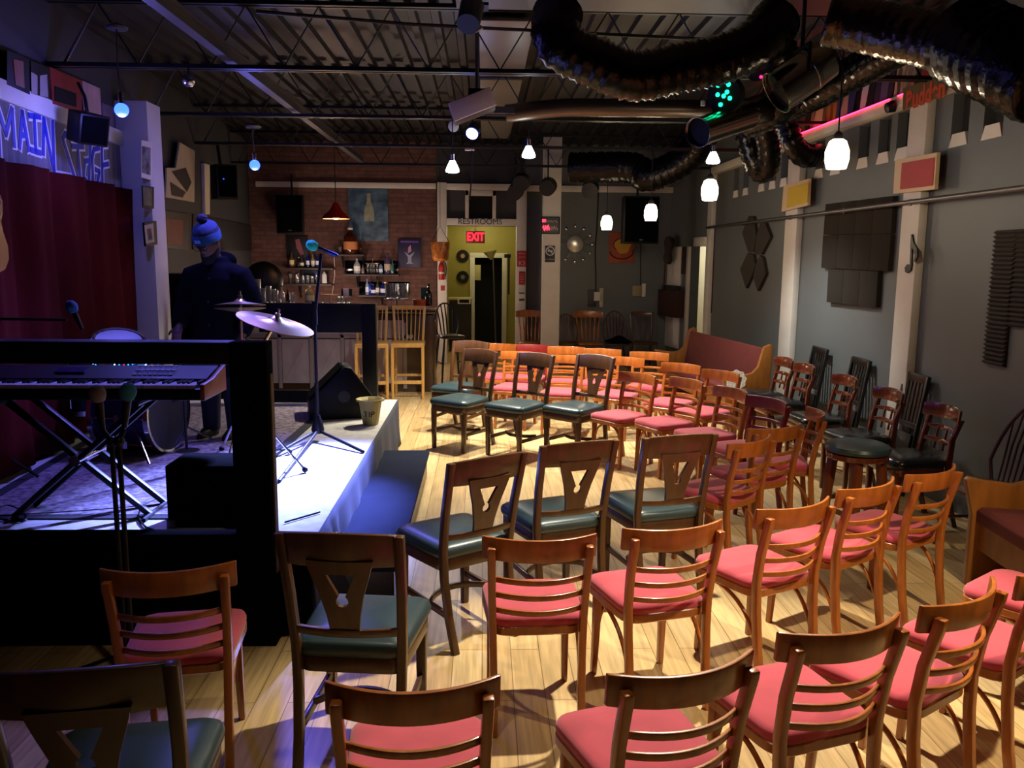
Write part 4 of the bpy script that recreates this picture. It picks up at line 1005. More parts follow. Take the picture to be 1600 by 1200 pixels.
B_('white ceramic skull shaped bottle on the glass shelf', 507, 442.5, 425, 8, '#d8d4d0', glassy=0, cap='#c8c4c0', sh=.8)
B_('big brown jug bottle with orange label on the high shelf', 548, 396.5, 356, 21, '#4a1f0e', lab='#c07a48', glassy=.2, cap='#d8d0c0', sh=.72)
B_('tall thin brown bottle beside the big jug', 563, 396.5, 374, 5, '#4a2a14')
t = gls('small tumbler left of the big jug', 532, 396.5, 386, 5.5)
B_('clear vodka bottle with white label at the upper panel', 558, 427.5, 402, 10, '#c9cdd4', lab='#e4e0da')
B_('square gin bottle with tan label and dark cap', 605.5, 427.5, 395, 9.5, '#6a5a8a', lab='#b8a88a', cap='#2a1010', sh=.66)
B_('blue bottle beside the tan labelled gin', 595, 427.5, 412, 6, '#9ab0e0', lab='#dfe6f8', sh=.8)
B_('green tinted bottle at the right end of the upper panel', 613, 427.5, 406, 5, '#5a8a80')
B_('small pinkish bottle beside the vodka', 567, 427.5, 414, 5, '#a08a88')
# wire rack of cups
a = at(572, 427.5, Y=14.34); b = at(592, 405, Y=14.34)
t = thing('cup_rack', 'chrome rack of small glass cups in two tiers at the upper panel', 'rack', ((a.x+b.x)/2, 14.34, a.z+.001)); w_ = b.x-a.x; h_ = b.z-a.z
mb = MB()
for z in (.01, h_*.4, h_*.72): mb.tube([(-w_/2, -.05, z), (w_/2, -.05, z), (w_/2, .05, z), (-w_/2, .05, z), (-w_/2, -.05, z)], .004, 6)
mb.tube([(0, 0, 0), (0, 0, h_)], .005, 6); mb.build('wire_frame', chrome, t)
for z in (.015, h_*.42):
    for k in range(4):
        MB().lathe([(.015, 0), (.022, .06), (.019, .06), (.013, .006), (.001, .005)], (-w_/2+.03+k*(w_-.06)/3, 0, z), n=12).build('cup', glass, t)
B_('tall blue bottle at the lower panel with bright label', 574, 460.5, 434, 5.5, '#b8c4e8', lab='#e8ecff')
B_('bright blue bottle second at the lower panel', 578.5, 460.5, 438, 5, '#2040c0')
B_('squat blue bottle with white label at the lower panel', 583.5, 460.5, 444, 8, '#243090', lab='#d8dcf0', sh=.66)
B_('slim pale bottle with white label at the lower panel', 590, 460.5, 437, 5.5, '#6a6a58', lab='#d8d4cc')
B_('squat blue bottle right of the slim pale one', 598, 460.5, 440, 7, '#243090', lab='#d8dcf0', sh=.66)
# bar top things
YB1 = 11.55
B_('clear bottle with long neck standing on the bar top left end', 440.5, 473.5, 446, 8.5, '#b8b8b0', Y=YB1, grp='bottles on the bar top')
B_('big clear tequila bottle with round cap on the bar top', 484, 473.5, 447, 14, '#b8b48a', Y=YB1, grp='bottles on the bar top', cap='#d0d0d0', sh=.72, lab='#c8c49a')
B_('dark wine bottle on the bar end beside the green box', 670, 478, 444, 11, '#101614', Y=YB1, grp='bottles on the bar top', glassy=.1)
B_('dark small bottle behind the clear long necked bottle', 450, 473.5, 452, 6, '#241c14', Y=YB1+.15, grp='bottles on the bar top')
for i, (px, pt, w, s) in enumerate(((404, 436, 9, 0), (411, 450, 9, 0), (420, 447, 9, 0), (427, 452, 8, 0), (432, 453, 6, 0), (456, 457, 6, 0), (461, 461, 6, 0), (505, 466, 5, 0), (598, 476, 5, 0))):
    gls(['tall pitcher glass at the far left of the bar top', 'wide tumbler second on the bar top', 'tumbler with ice third on the bar top', 'tumbler fourth on the bar top', 'slim tumbler beside the long necked bottle', 'small glass right of the dark small bottle', 'smallest glass left of the tequila bottle', 'little glass by the microphone pole on the bar top', 'shot glass behind the black rail post'][i], px, 474 if px < 590 else 484, pt, w, Y=YB1, stem=s, grp='glasses on the bar top')
cp = at(516, 461, Y=YB1); c0 = at(516, 474, Y=YB1)
t = thing('cake_stand', 'white round pedestal stand on the bar top', 'stand', (c0.x, YB1, c0.z))
MB().lathe([(.06, 0), (.06, .008), (.015, .02), (.013, cp.z-c0.z-.01), (.115, cp.z-c0.z), (.12, cp.z-c0.z+.008)], n=28).build('pedestal', white_paint, t)
panel('card_holder', 'small white card in a dark holder on the bar top', 'sign', (533, 551, 451, 462), YB1+.1, .02, mat('dark_holder', '#222428', .5))
o = panel('menu_card', 'small white menu card in front of the dark holder', 'card', (536, 545, 450, 462), YB1+.06, .006, mat('white_card', '#d8dae4', .7))
for i, px in enumerate((530, 537, 545)): gls(['upturned bowl glass left under the menu card', 'upturned bowl glass middle under the menu card', 'upturned bowl glass right under the menu card'][i], px, 474, 464, 7.5, Y=YB1, grp='glasses on the bar top')
# glass carousel
g0, g1 = at(620, 483, Y=YB1), at(620, 467, Y=YB1)
t = thing('drink_stand', 'chrome pedestal tray on the bar end carrying clear glasses', 'stand', (g0.x, YB1, 1.126))
hh = g1.z-1.126
MB().lathe([(.07, 0), (.07, .01), (.02, .025), (.016, hh-.012), (.17, hh-.006), (.17, hh+.004), (.16, hh+.004)], n=32).build('pedestal', chrome, t)
for k in range(7):
    a = 2*pi*k/7; r = .125; 
    o = MB().lathe([(.036, 0), (.045, .2), (.041, .2), (.033, .01), (.001, .008)], n=14).build('glass', glass, loc=(g0.x+cos(a)*r, YB1+sin(a)*r, 1.126+hh+.006))
    tag(o, 'tall clear glass on the chrome pedestal tray at the bar end', 'glass', 'glasses on the pedestal tray')
gb_ = panel('box', 'dark green box standing on the bar end', 'box', (658, 668, 449, 478), YB1+.2, .1, mat('green_box', '#1c4a34', .6))
ob = at(655, 479, Y=YB1-.08)
t = MB().lathe([(.06, 0), (.075, .01), (.095, .13), (.088, .13), (.068, .02), (.001, .018)], n=28).build('bowl', mat('orange_ceramic', '#a8431c', .4, var=.1, scale=(10, 10, 10)), loc=(ob.x, YB1-.08, 1.126)); tag(t, 'round orange pot on the bar end', 'bowl')
# pale cord on the bricks
tag(MB().tube([at(522, 397, Y=14.47), at(523, 430, Y=14.47), at(519, 460, Y=14.47)], .006, 6).build('cord', white_paint), 'thin pale cord hanging down the brick beside the liquor shelf', 'cord')
# things on the brick wall
def speaker(lb, px0, px1, py0, py1, Y, dp, rz=0, tilt=0):
    a, b = at(px0, py0, Y=Y), at(px1, py1, Y=Y); w, h = b.x-a.x, a.z-b.z
    t = thing('loudspeaker', lb, 'speaker', ((a.x+b.x)/2, Y, b.z), R=Matrix.Rotation(rz, 3, 'Z') @ Matrix.Rotation(tilt, 3, 'X'))
    MB().prism([(-w/2, 0), (w/2, 0), (w*.36, dp), (-w*.36, dp)], h, z0=0).build('cabinet', black_paint, t, bevel=.012)
    MB().box((0, -.006, h/2), (w*.9, .012, h*.92)).build('grille', black_felt, t, bevel=.004)
    MB().box((0, -.014, h*.08), (.05, .004, .02)).build('badge', steel, t)
    MB().bar((0, dp*.6, h-.01), (0, dp*.6, h+.35), .03, .03).build('hanger', black_metal, t)
    return t
speaker('black loudspeaker hanging at the left of the brick wall', 430, 475, 304, 365, 14.0, .34)
speaker('big black loudspeaker hanging in front of the grey back wall', 974, 1030, 306, 381, 12.6, .36, rad(8))
art = mat('blue_poster', '#2c4a63', .6, var=.5, scale=(5, 5, 7), col2='#58748a')
o = panel('poster', 'large blue poster with a tall bottle on the brick wall', 'poster', (544, 607, 294, 377), 14.48, .015, art)
pa, pb = at(576, 302, Y=14.46), at(576, 345, Y=14.46)
MB().prism([(-.03, 0), (.03, 0), (.03, -.12), (.045, -.17), (.06, -.22), (.085, -.3), (.085, -.46), (-.085, -.46), (-.085, -.3), (-.06, -.22), (-.045, -.17), (-.03, -.12)], .004, face((pa.x-o.location.x, -.012, pa.z-o.location.z), (1, 0, 0), (0, -1, 0))).build('bottle_print', mat('print_pale', '#8a8c78', .7, var=.3, scale=(9, 9, 9)), o)
o = panel('poster', 'dark purple poster with a pale cocktail drawing in a thin frame', 'poster', (622, 658, 373, 418), 14.47, .02, mat('purple_poster', '#15113a', .5))
pr = mat('print_pink', '#b07a9a', .7); pc_ = mat('print_grey', '#8a8aa0', .7)
MB().prism([(-.03, .0), (.03, .03), (.02, .14), (-.02, .1)], .004, face((0, -.013, .0), (1, 0, 0), (0, -1, 0))).build('drawing', pr, o)
MB().prism([(-.01, .0), (-.09, .06), (-.03, -.04), (-.03, -.12), (-.06, -.15), (.06, -.15), (.03, -.12), (.03, -.04), (.09, .06), (.01, .0)], .004, face((0, -.013, -.03), (1, 0, 0), (0, -1, 0))).build('drawing', pc_, o)
MB().box((0, -.012, .19), (.30, .004, .03)).build('heading', mat('print_violet', '#5a3a8a', .7), o)
o = panel('poster', 'small dark poster with pink figure behind the liquor bottles', 'poster', (447, 482, 368, 404), 14.48, .015, mat('dark_poster', '#120d10', .6))
MB().prism([(-.05, .12), (.02, .14), (.06, .0), (.1, -.12), (.04, -.14), (-.03, -.02)], .004, face((0.02, -.01, .0), (1, 0, 0), (0, -1, 0))).build('figure', mat('pink_print', '#8a4a52', .7), o)
# dark round pan at the left
t = thing('wok_lid', 'big dark round lid leaning behind the bar glasses', 'lid', at(412, 438, Y=12.6)); 
MB().lathe([(.28, 0), (.27, .03), (.2, .08), (.08, .11), (.001, .115)], (0, 0, 0), (.15, -1, .1), 32).build('lid', black_metal, t); MB().sph((.02, -.14, .01), .03).build('knob', black_paint, t)
# red pendant
r0 = at(525, 341, Y=11.6)
t = thing('pendant_lamp', 'red metal bell pendant lamp glowing over the bar', 'lamp', r0)
MB().lathe([(.185, -.01), (.19, 0), (.15, .05), (.085, .1), (.06, .15), (.035, .2), (.012, .21), (.012, .205), (.03, .19), (.075, .1), (.14, .045), (.18, -.01)], n=36, cap=False).build('shade', mat('red_enamel', '#a51a0e', .25, coat=.5), t)
MB().lathe([(.178, -.008), (.14, .042), (.078, .092), (.05, .145)], n=36, cap=False).build('inner_shade', mat('inner_enamel', '#e8d0a8', .5), t)
bulb_warm = mat('warm_bulb', '#ffd9a0', emit=34, ecol='#ffb060')
MB().sph((0, 0, .03), .06, (1, 1, .8)).build('bulb', bulb_warm, t); MB().tube([(0, 0, .2), (0, 0, 1.5)], .006, 6).build('cord', black_metal, t)
# fire extinguisher
e0 = at(690, 437, Y=14.33)
t = thing('fire_extinguisher', 'red fire extinguisher on the left restroom post', 'fire extinguisher', (e0.x, 14.3, e0.z-.0))
red_e = mat('extinguisher_red', '#a8201c', .35)
MB().lathe([(.045, 0), (.05, .01), (.05, .22), (.035, .27), (.018, .29), (.018, .31)], n=20).build('cylinder', red_e, t); MB().box((0, -.01, .33), (.1, .03, .03)).build('lever', black_metal, t)
MB().tube(bez((.02, 0, .31), (.1, 0, .33), (.09, 0, .1), (.062, 0, .06)), .008, 6).build('hose', black_metal, t); MB().lathe([(.0505, .1), (.0505, .13)], n=20, cap=False).build('band', white_paint, t)
o = panel('tag', 'small red notice below the fire extinguisher', 'notice', (688.5, 695, 446, 454), 14.365, .006, mat('red_notice', '#a02622', .6))
# amber lantern
l0 = at(688, 408, Y=13.6); l1 = at(688, 378, Y=13.6); lh = l1.z-l0.z
t = thing('lantern', 'amber hammered glass lantern hanging beside the restroom opening', 'lantern', (l0.x, 13.6, l0.z))
MB().lathe([(.02, 0), (.1, .005), (.13, .04), (.155, lh*.85), (.15, lh), (.14, lh), (.145, lh*.85), (.12, .045), (.001, .02)], n=20).build('shade', mat('amber_glass', '#a5622a', .2, .3, var=.4, scale=(22, 22, 22), bump=.8), t, ang=20)
MB().tube([(-.14, 0, lh), (0, 0, lh+.25), (.14, 0, lh)], .006, 6).build('handle', black_metal, t); MB().tube([(0, 0, lh+.25), (0, 0, 1.6)], .004, 6).build('cord', black_metal, t)

# ------------------------------------------------------------------ restroom front and passage
dk_ink = mat('dark_ink', '#2a2a34', .7)
p = at(750, 346.5, Y=YB-.13)
tag(text('RESTROOMS', 'restrooms_lettering', .135, dk_ink, None, face((p.x, YB-.127, p.z), (1, 0, 0), (0, -1, 0)), .002, sx=.98), 'thin dark hand drawn RESTROOMS lettering on the white header', 'lettering')
ex = at(743, 370.5, Y=14.9)
t = thing('exit_sign', 'lit red EXIT sign hanging in the restroom passage', 'sign', (ex.x, 14.9, ex.z))
MB().box((0, 0, 0), (.33, .04, .21)).build('housing', mat('exit_housing', '#8a4038', .4), t, bevel=.006)
ex_red = mat('exit_red', '#ff2b3c', emit=3.2, ecol='#ff2030')
text('EXIT', 'lettering', .2, ex_red, t, face((0, -.023, 0), (1, 0, 0), (0, -1, 0)), .003, bold=.006, sx=.74)
MB().box((0, 0, .15), (.03, .03, .1)).build('bracket', white_paint, t)
hall_e = mat('hall_light', '#fff0c0', emit=7, ecol='#ffe9a8')
for i, (px, py, y) in enumerate(((731, 361.5, 15.3), (736, 373, 16.9))):
    q = at(px, py, Y=y)
    t = thing('ceiling_light', ['round flush ceiling light nearer in the restroom passage', 'round flush ceiling light farther in the restroom passage'][i], 'light', (q.x, y, 2.53))
    MB().lathe([(.14, -.05), (.13, -.06), (.001, -.065)], n=28).build('diffuser', hall_e, t); MB().lathe([(.15, 0), (.15, -.035), (.14, -.05)], n=28).build('rim', white_paint, t)
vin = mat('vinyl_record', '#0c0b0b', .25)
for i, (py, c) in enumerate(((400, '#a87a5a'), (433, '#5a5f48'))):
    q = at(723, py, Y=17.37)
    t = thing('vinyl_record', ['vinyl record with tan centre, upper one on the yellow wall', 'vinyl record with dull centre, lower one on the yellow wall'][i], 'record', q)
    MB().disc((0, 0, 0), .125, (0, -1, 0), 40, .008).build('disc', vin, t); MB().disc((0, -.006, 0), .045, (0, -1, 0), 24, .004).build('centre_label', mat('rec'+str(i), c, .7), t)
panel('notice', 'pale paper notice beside the passage door', 'notice', (741, 751, 414, 438), 17.37, .006, mat('paper', '#b8ad78', .8))
q0, q1 = at(700, 467, Y=16.2), at(738, 467, Y=16.2)
t = thing('console_table', 'dark narrow console table in the passage below the records', 'table', ((q0.x+q1.x)/2, 16.4, 0))
MB().box((0, 0, q0.z), (q1.x-q0.x, .4, .035)).build('tabletop', mat('cream_top', '#b5ac74', .5), t, bevel=.004)
MB().box((0, .02, q0.z/2-.02), (q1.x-q0.x-.04, .34, q0.z-.04)).build('cabinet', black_wood, t)
fo = panel('small_picture', 'small white framed picture leaning on the console table', 'picture', (715, 735.5, 466, 475), 16.17, .02, white_paint)
MB().box((0, -.011, 0), (fo.dimensions.x*.75, .004, fo.dimensions.z*.6)).build('print', black_paint, fo)
mp0, mp1 = at(775, 534, Y=16.3), at(770.5, 402, Y=16.3)
t = thing('pole', 'pale pole with dusty cone shade leaning in front of the passage door', 'pole', (mp0.x, 16.3, .0)); mp0.z = 0
MB().tube([(0, 0, 0), mp1-V((mp0.x, 16.3, 0))], .014, 8).build('shaft', steel, t)
dd = mp1-V((mp0.x, 16.3, 0)); MB().lathe([(.02, -.1), (.09, .0), (.13, .06), (.12, .07), (.001, .05)], dd+V((-.05, 0, .05)), (-.2, 0, 1), 20).build('cone', mat('dusty_cone', '#8d8450', .7), t)
MB().lathe([(.12, 0), (.12, .02), (.03, .03)], n=20).build('foot', steel, t)
t = thing('door_closer', 'dark wall fittings on the right wall of the passage', 'fitting', at(793, 400, Y=16.0))
MB().box((0, 0, 0), (.12, .1, .07)).build('box', black_metal, t); MB().box((.03, 0, -.35), (.03, .03, .75)).build('arm', black_metal, t)
# notices on the right post
SIGN = []
def sign(lb, c4, Y, m, lines, tm, nm='sign', cat_='sign', sz=.09):
    o = panel(nm, lb, cat_, c4, Y, .008, m); SIGN.append(o)
    for s, dx, dz, k in lines: text(s, 'lettering', sz*k, tm, o, face((dx, -.0055, dz), (1, 0, 0), (0, -1, 0)), .001)
    return o
red_s = mat('red_sign', '#a8262c', .6); pale_ink = mat('pale_ink', '#d8b8b0', .7)
sign('red sign reading K3 on the right restroom post', (808, 823, 392, 417), 14.36, red_s, (('K3', 0, -.075, 1.1),), pale_ink)
for z in (.09, .03): MB().tube([(-.055+.11*k/16, -.006, z+.012*sin(k*pi/2+.5*k)) for k in range(17)], .004, 5).build('scrawl', pale_ink, SIGN[-1])
sign('small red notice under the K3 sign', (811, 820, 424, 445), 14.36, red_s, (), pale_ink)
for z in (.06, .02, -.02, -.06): MB().tube([(-.03+.06*k/10, -.006, z+.007*sin(k*pi/2+.5*k)) for k in range(11)], .003, 5).build('scrawl', pale_ink, SIGN[-1])
sign('white paper with dark hand lettering on the right restroom post', (809, 821, 452, 475), 14.362, white_paint, (), dk_ink)
for z, a in ((.06, .016), (-.055, .026)): MB().tube([(-.045+.09*k/14, -.006, z+a*sin(k*pi/2+.5*k)) for k in range(15)], .005, 5).build('scrawl', dk_ink, SIGN[-1])
# the free column with its signs
cx0, cx1 = at(848, 400, Y=13.3).x, at(875.5, 400, Y=13.3).x
struct(MB().box(((cx0+cx1)/2, 13.42, 1.84), (cx1-cx0, .24, 3.68)).build('trim_20', white_paint, bevel=.006))
o = sign('lit sign with pink and grey lettering on the white column', (846, 874, 339, 365), 13.28, mat('grey_signboard', '#4a484a', .5), (), None)
scrib = lambda par_, m, x0, x1, z, a, n, r=.006, y=-.007: MB().tube([(x0+(x1-x0)*k/(n*4), y, z+a*sin(k*pi/2+.6*sin(k))) for k in range(n*4+1)], r, 5).build('scrawl', m, par_)
scrib(o, mat('grey_letters', '#b0aaa8', .6), -.1, .11, .06, .018, 6)
scrib(o, MATS['grey_letters'], .0, .11, -.04, .035, 4, .008)
scrib(o, mat('pink_glow', '#ff5a78', emit=1.6, ecol='#ff4060'), -.12, -.01, -.04, .045, 3, .011)
MB().box((-.1, -.006, .07), (.06, .004, .05)).build('pink_corner', MATS['pink_glow'], o)
fr = MB(); hw, hh_ = o.dimensions.x/2, o.dimensions.z/2
for s in (-1, 1): fr.box((s*hw, -.004, 0), (.015, .02, 2*hh_)).box((0, -.004, s*hh_), (2*hw, .02, .015))
fr.build('frame', black_paint, o)
o = panel('no_smoking_sign', 'black no smoking sign on the white column', 'sign', (852, 867, 384, 409.5), 13.285, .008, mat('black_sign', '#17181a', .5))
wi = mat('white_ink', '#d0d0cc', .7)
MB().lathe([(.058, 0), (.072, 0), (.072, .003), (.058, .003)], (0, -.004, .045), (0, -1, 0), 32, cap=False).build('ring', wi, o)
MB().bar((-.04, -.006, .085), (.04, -.006, .005), .012, .003, (0, 1, 0)).build('slash', wi, o); MB().box((0, -.005, .045), (.08, .003, .016)).build('cigarette', wi, o)
text('NO SMOKING', 'lettering', .022, wi, o, face((0, -.0055, -.085), (1, 0, 0), (0, -1, 0)), .001)

# ------------------------------------------------------------------ back wall
ck = at(898.5, 381.5, Y=YB-.05)
t = thing('sunburst_clock', 'silver sunburst clock with beads on the grey wall', 'clock', ck)
MB().lathe([(.14, 0), (.14, .02), (.12, .03), (.001, .03)], (0, 0, 0), (0, -1, 0), 36).build('face', mat('silver_face', '#c8c4b8', .25, .6), t)
mb = MB(); m2 = MB()
for k in range(12):
    a = 2*pi*k/12; mb.tube([(cos(a)*.13, 0, sin(a)*.13), (cos(a)*.29, 0, sin(a)*.29)], .004, 5); m2.sph((cos(a)*.30, 0, sin(a)*.30), .026, (1, .6, 1.25), 10, 8)
mb.build('rays', steel, t); m2.build('beads', chrome, t)
o = panel('painting', 'orange and yellow abstract swirl painting on the grey wall', 'painting', (952, 990, 363, 411), YB-.02, .03, mat('orange_canvas', '#9c4522', .6, var=.2, scale=(5, 5, 5)))
yl = mat('yellow_print', '#c9992c', .7); bk = mat('dark_print', '#2a1a14', .7)
MB().prism([(.15*cos(a)*(1+.2*sin(3*a)), .13*sin(a)) for a in [2*pi*k/24 for k in range(24)]], .003, face((.02, -.0165, .03), (1, 0, .2), (0, -1, 0))).build('yellow_shape', yl, o)
MB().tube([(.2*cos(a), -.018, -.06+.13*sin(a)) for a in [pi*1.0+pi*k/16 for k in range(18)]], .011, 6).build('dark_curve', bk, o)
MB().tube([(.12*cos(a)-.02, -.018, .05+.1*sin(a)) for a in [pi*.2+1.1*pi*k/12 for k in range(13)]], .008, 6).build('dark_curve', bk, o)
def pbox(nm, lb, c4, m, d): return panel(nm, lb, 'box', c4, YB-d/2, d, m)
pbox('fuse_box', 'flat dark fuse box on the grey wall', (919, 931, 453, 479), mat('fuse_grey', '#2f2b29', .5), .05)
pbox('switch_box', 'small white switch box beside the dark fuse box', (928, 937, 456, 470), white_paint, .09)
pbox('trunking', 'short upright cream trunking beside the switch box', (937, 942, 450, 480), mat('cream_plastic2', '#b5aa8c', .5), .06)
pbox('junction_box', 'beige junction box nearer the corner on the grey wall', (988, 1002, 446, 463), mat('beige_box', '#8f8560', .5), .06)
pbox('switch_box', 'slim white switch beside the beige junction box', (1003, 1008, 443, 464), white_paint, .06)
cable('cable', 'black cable hanging down the grey wall to the dark fuse box', [at(935, 298, Y=YB-.03), at(933, 350, Y=YB-.03), at(930, 390, Y=YB-.03), at(931, 430, Y=YB-.03), at(931, 455, Y=YB-.05)], .012)
cable('cable', 'thin grey cable dropping from the switch box to the chairs', [at(931, 470, Y=YB-.05), at(931, 480, Y=YB-.03), at(929, 500, Y=YB-.03)], .006, steel)
cable('cable', 'black cable hanging from the big loudspeaker to the junction box', [at(1001, 380, Y=YB-.03), at(1001, 448, Y=YB-.035)], .008)
# corner: guitar, boxes, red banner
gq = on(1049, 384, RA, RD)-RN*0
def onE(px, py, off=0): return on(px, py, RA+RN*off, RD)
nE = V((-RD.y, RD.x, 0)); nE = nE if nE.x < 0 else -nE
gq = on(1046, 378, RA+nE*.14, RD)
guitar('dark guitar with golden glints hanging in the corner above the door frame', gq, face((0, 0, 0), V((0, 0, 1)).cross(nE)*-1, nE).to_3x3() @ Matrix.Rotation(rad(-8), 3, 'Z'), .74, mat('brown_guitar', '#1d100a', .2, coat=.6), mat('guitar_gold', '#3a1e0c', .15, coat=.8))
def epanel(nm, lb, cat_, c4, th, m, off=0.0):
    a, b = on(c4[0], c4[2], RA+nE*off, RD), on(c4[1], c4[3], RA+nE*off, RD); c = on(c4[0], c4[3], RA+nE*off, RD)
    zt2, zb2 = a.z, c.z; mid = (a+b)/2; L_ = (V((b.x-a.x, b.y-a.y, 0))).length
    o = MB().box((0, 0, 0), (L_, th, zt2-zb2)).build(nm, m, bevel=.003); o.location = V((mid.x, mid.y, (zt2+zb2)/2))+nE*th/2; o.rotation_euler.z = math.atan2(RD.y, RD.x)
    return tag(o, lb, cat_)
o = epanel('x', None, None, (1042, 1061, 386, 540), .03, white_paint); o.name = 'trim_21'; struct(o)
epanel('poster', 'narrow dark poster between white panel and door frame', 'poster', (1061, 1074, 386, 428), .015, mat('corner_poster', '#241814', .6, var=.5, scale=(8, 8, 8)), .002)
o = epanel('wall_box', 'dark red wall box with leaflets below the guitar', 'box', (1042, 1069, 452, 492), .16, mat('dark_red_box', '#33130f', .5), .032)
MB().box((-.0, -.0, o.dimensions.z/2+.03), (o.dimensions.x*.8, .08, .1)).build('leaflets', mat('leaflet', '#1a1a1a', .6), o)
o = epanel('banner', 'long dark red ribbon strip hanging beside the pale column', 'banner', (1106, 1112, 354, 488), .012, mat('dark_red_cloth', '#52211f', .85), .03)

# ------------------------------------------------------------------ right wall
def rquad(nm, lb, cat_, c, th, m, off=.002, group=None):
    """board hugging the right wall with the four corners seen at these pixels"""
    P = [onR(x, y, off) for x, y in c]; mb = MB()
    A = [mb._v(p) for p in P]; B = [mb._v(p-V((th, 0, 0))) for p in P]; n = len(P)
    mb.f(A); mb.f(B[::-1]); [mb.f([A[i], A[(i+1) % n], B[(i+1) % n], B[i]]) for i in range(n)]
    o = mb.build(nm, m, bevel=.002, smooth=False); return tag(o, lb, cat_, group)
zp_ = at(1300, 332.5, X=W-.06).z
t = thing('wall_pipe', 'grey conduit pipe running along the right wall below the slots', 'pipe', (W-.095, 0, at(1350, 325, X=W-.09).z))
MB().tube([(0, 12.9, 0), (0, 1.5, 0)], .02, 10).build('tube', steel, t)
for y in (8.0, 9.42, 6.76, 11.2, 5.0): MB().box((.03, y, 0), (.05, .04, .05)).build('clip', steel, t)
def framed(nm, lb, c4, cin, m_in, off):
    o = rquad(nm, lb, 'picture', c4, .03, mat('cream_frame', '#cbb08a', .6), off)
    i = rquad('canvas', None, None, cin, .006, m_in, off+.031); i.parent = o; return o
framed('tilted_picture', 'tilted cream framed yellow panel on the farther white column', ((1228.5, 290), (1268, 279), (1266, 321), (1225, 331)), ((1232, 294), (1264, 285), (1262, 316), (1229.5, 325)), mat('yellow_panel', '#c2a524', .7, var=.05, scale=(5, 5, 5)), .078)
framed('tilted_picture', 'tilted cream framed red panel on the nearer white column', ((1404, 250), (1470, 238), (1466, 296), (1401, 303)), ((1410, 255), (1461, 246), (1458, 290), (1407, 296)), mat('red_panel', '#a83638', .7, var=.05, scale=(5, 5, 5)), .078)
def tilerow(y0l, y0r, y1l, y1r, x0, x1, xb0, xb1, n, nm, words, g):
    for k in range(n):
        # equal tiles in true length along the wall
        def L(px0, px1, py0, py1, f_):
            a, b = onR(px0, py0), onR(px1, py1); p = a+(b-a)*f_; return p
        q = [L(x0, x1, y0l, y0r, k/n+.0015), L(x0, x1, y0l, y0r, (k+1)/n-.0015), L(xb0, xb1, y1l, y1r, (k+1)/n-.0015), L(xb0, xb1, y1l, y1r, k/n+.0015)]
        mb = MB(); A = [mb._v(p-V((.001, 0, 0))) for p in q]; B = [mb._v(p-V((.045, 0, 0))) for p in q]
        mb.f(A); mb.f(B[::-1]); [mb.f([A[i], A[(i+1) % 4], B[(i+1) % 4], B[i]]) for i in range(4)]
        o = mb.build(nm, foam_grey, bevel=.003); tag(o, words[k], 'foam tile', g)
gN = 'flat grey foam tiles on the right wall'
W4 = ['farthest', 'second', 'third', 'nearest']
tilerow(319, 306, 367, 365, 1296.5, 1404, 1293, 1400, 4, 'foam_tile', ['%s grey foam tile in the top row crossed by the pipe' % w for w in W4], gN)
tilerow(368, 366, 418.5, 424, 1292.5, 1400, 1289.5, 1395, 4, 'foam_tile', ['%s grey foam tile in the middle row below the pipe' % w for w in W4], gN)
tilerow(420.5, 424, 472, 480.5, 1301, 1380, 1298, 1376, 3, 'foam_tile', ['%s grey foam tile in the narrow bottom row' % w for w in W4[:3]], gN)
# ribbed foam
def ribbed(lb, y0, y1, z0, z1):
    mb = MB(); n = max(6, int((z1-z0)/.03)); pts = []
    for i in range(n):
        a = z0+(z1-z0)*i/n; b = z0+(z1-z0)*(i+1)/n; pts += [(.012, a+.001), (.035, (a+b)/2), (.012, b-.001)]
    poly = [(0, z0)]+pts+[(0, z1)]
    mb.prism([(-x, z) for x, z in poly], y1-y0, Matrix(((1, 0, 0, W-.001), (0, 0, 1, (y0+y1)/2), (0, 1, 0, 0), (0, 0, 0, 1))))
    tag(mb.build('ribbed_foam_tile', mat('ribbed_foam', '#35302a', .98), smooth=False), lb, 'foam tile', 'ribbed foam tiles near the right edge')
fy = [onR(1550, 470).y, onR(1583, 470).y]; fy.append(fy[1]-(fy[0]-fy[1])); zz = [onR(1555, 360).z, onR(1540, 568).z]
ztp, zbt = zz; hst = (ztp-zbt)/3
zr = onR(1590, 512).z
for k in range(3): ribbed(['ribbed dark foam tile at the top left of the ribbed group', 'ribbed dark foam tile in the middle left of the ribbed group', 'ribbed dark foam tile hanging lowest in the ribbed group'][k], fy[1]+.003, fy[0], ztp-hst*(k+1)+.003, ztp-hst*k)
for k in range(2): ribbed(['ribbed dark foam tile at the top right cut by the edge', 'ribbed dark foam tile below it cut by the right edge'][k], fy[2], fy[1]-.003, ztp-(ztp-zr)/2*(k+1)+.003, ztp-(ztp-zr)/2*k)
# foam cross
hx = lambda pts: [(1140+x/5.714, 300+y/5.714) for x, y in pts]
for pts, lb in (([(197, 214), (238, 216), (262, 390), (240, 530), (190, 535), (137, 365)], 'upper far blade of the dark foam cross on the right wall'), ([(270, 372), (300, 282), (345, 276), (392, 400), (312, 556), (246, 556)], 'upper near blade of the dark foam cross on the right wall'),
                ([(186, 545), (236, 560), (255, 650), (226, 740), (170, 860), (118, 690)], 'lower far blade of the dark foam cross on the right wall'), ([(258, 650), (298, 566), (322, 582), (348, 730), (275, 885), (236, 760)], 'lower near blade of the dark foam cross on the right wall')):
    rquad('foam_hexagon', lb, 'foam tile', hx(pts), .04, mat('brown_foam', '#2f2a22', .98), group='foam cross on the right wall')
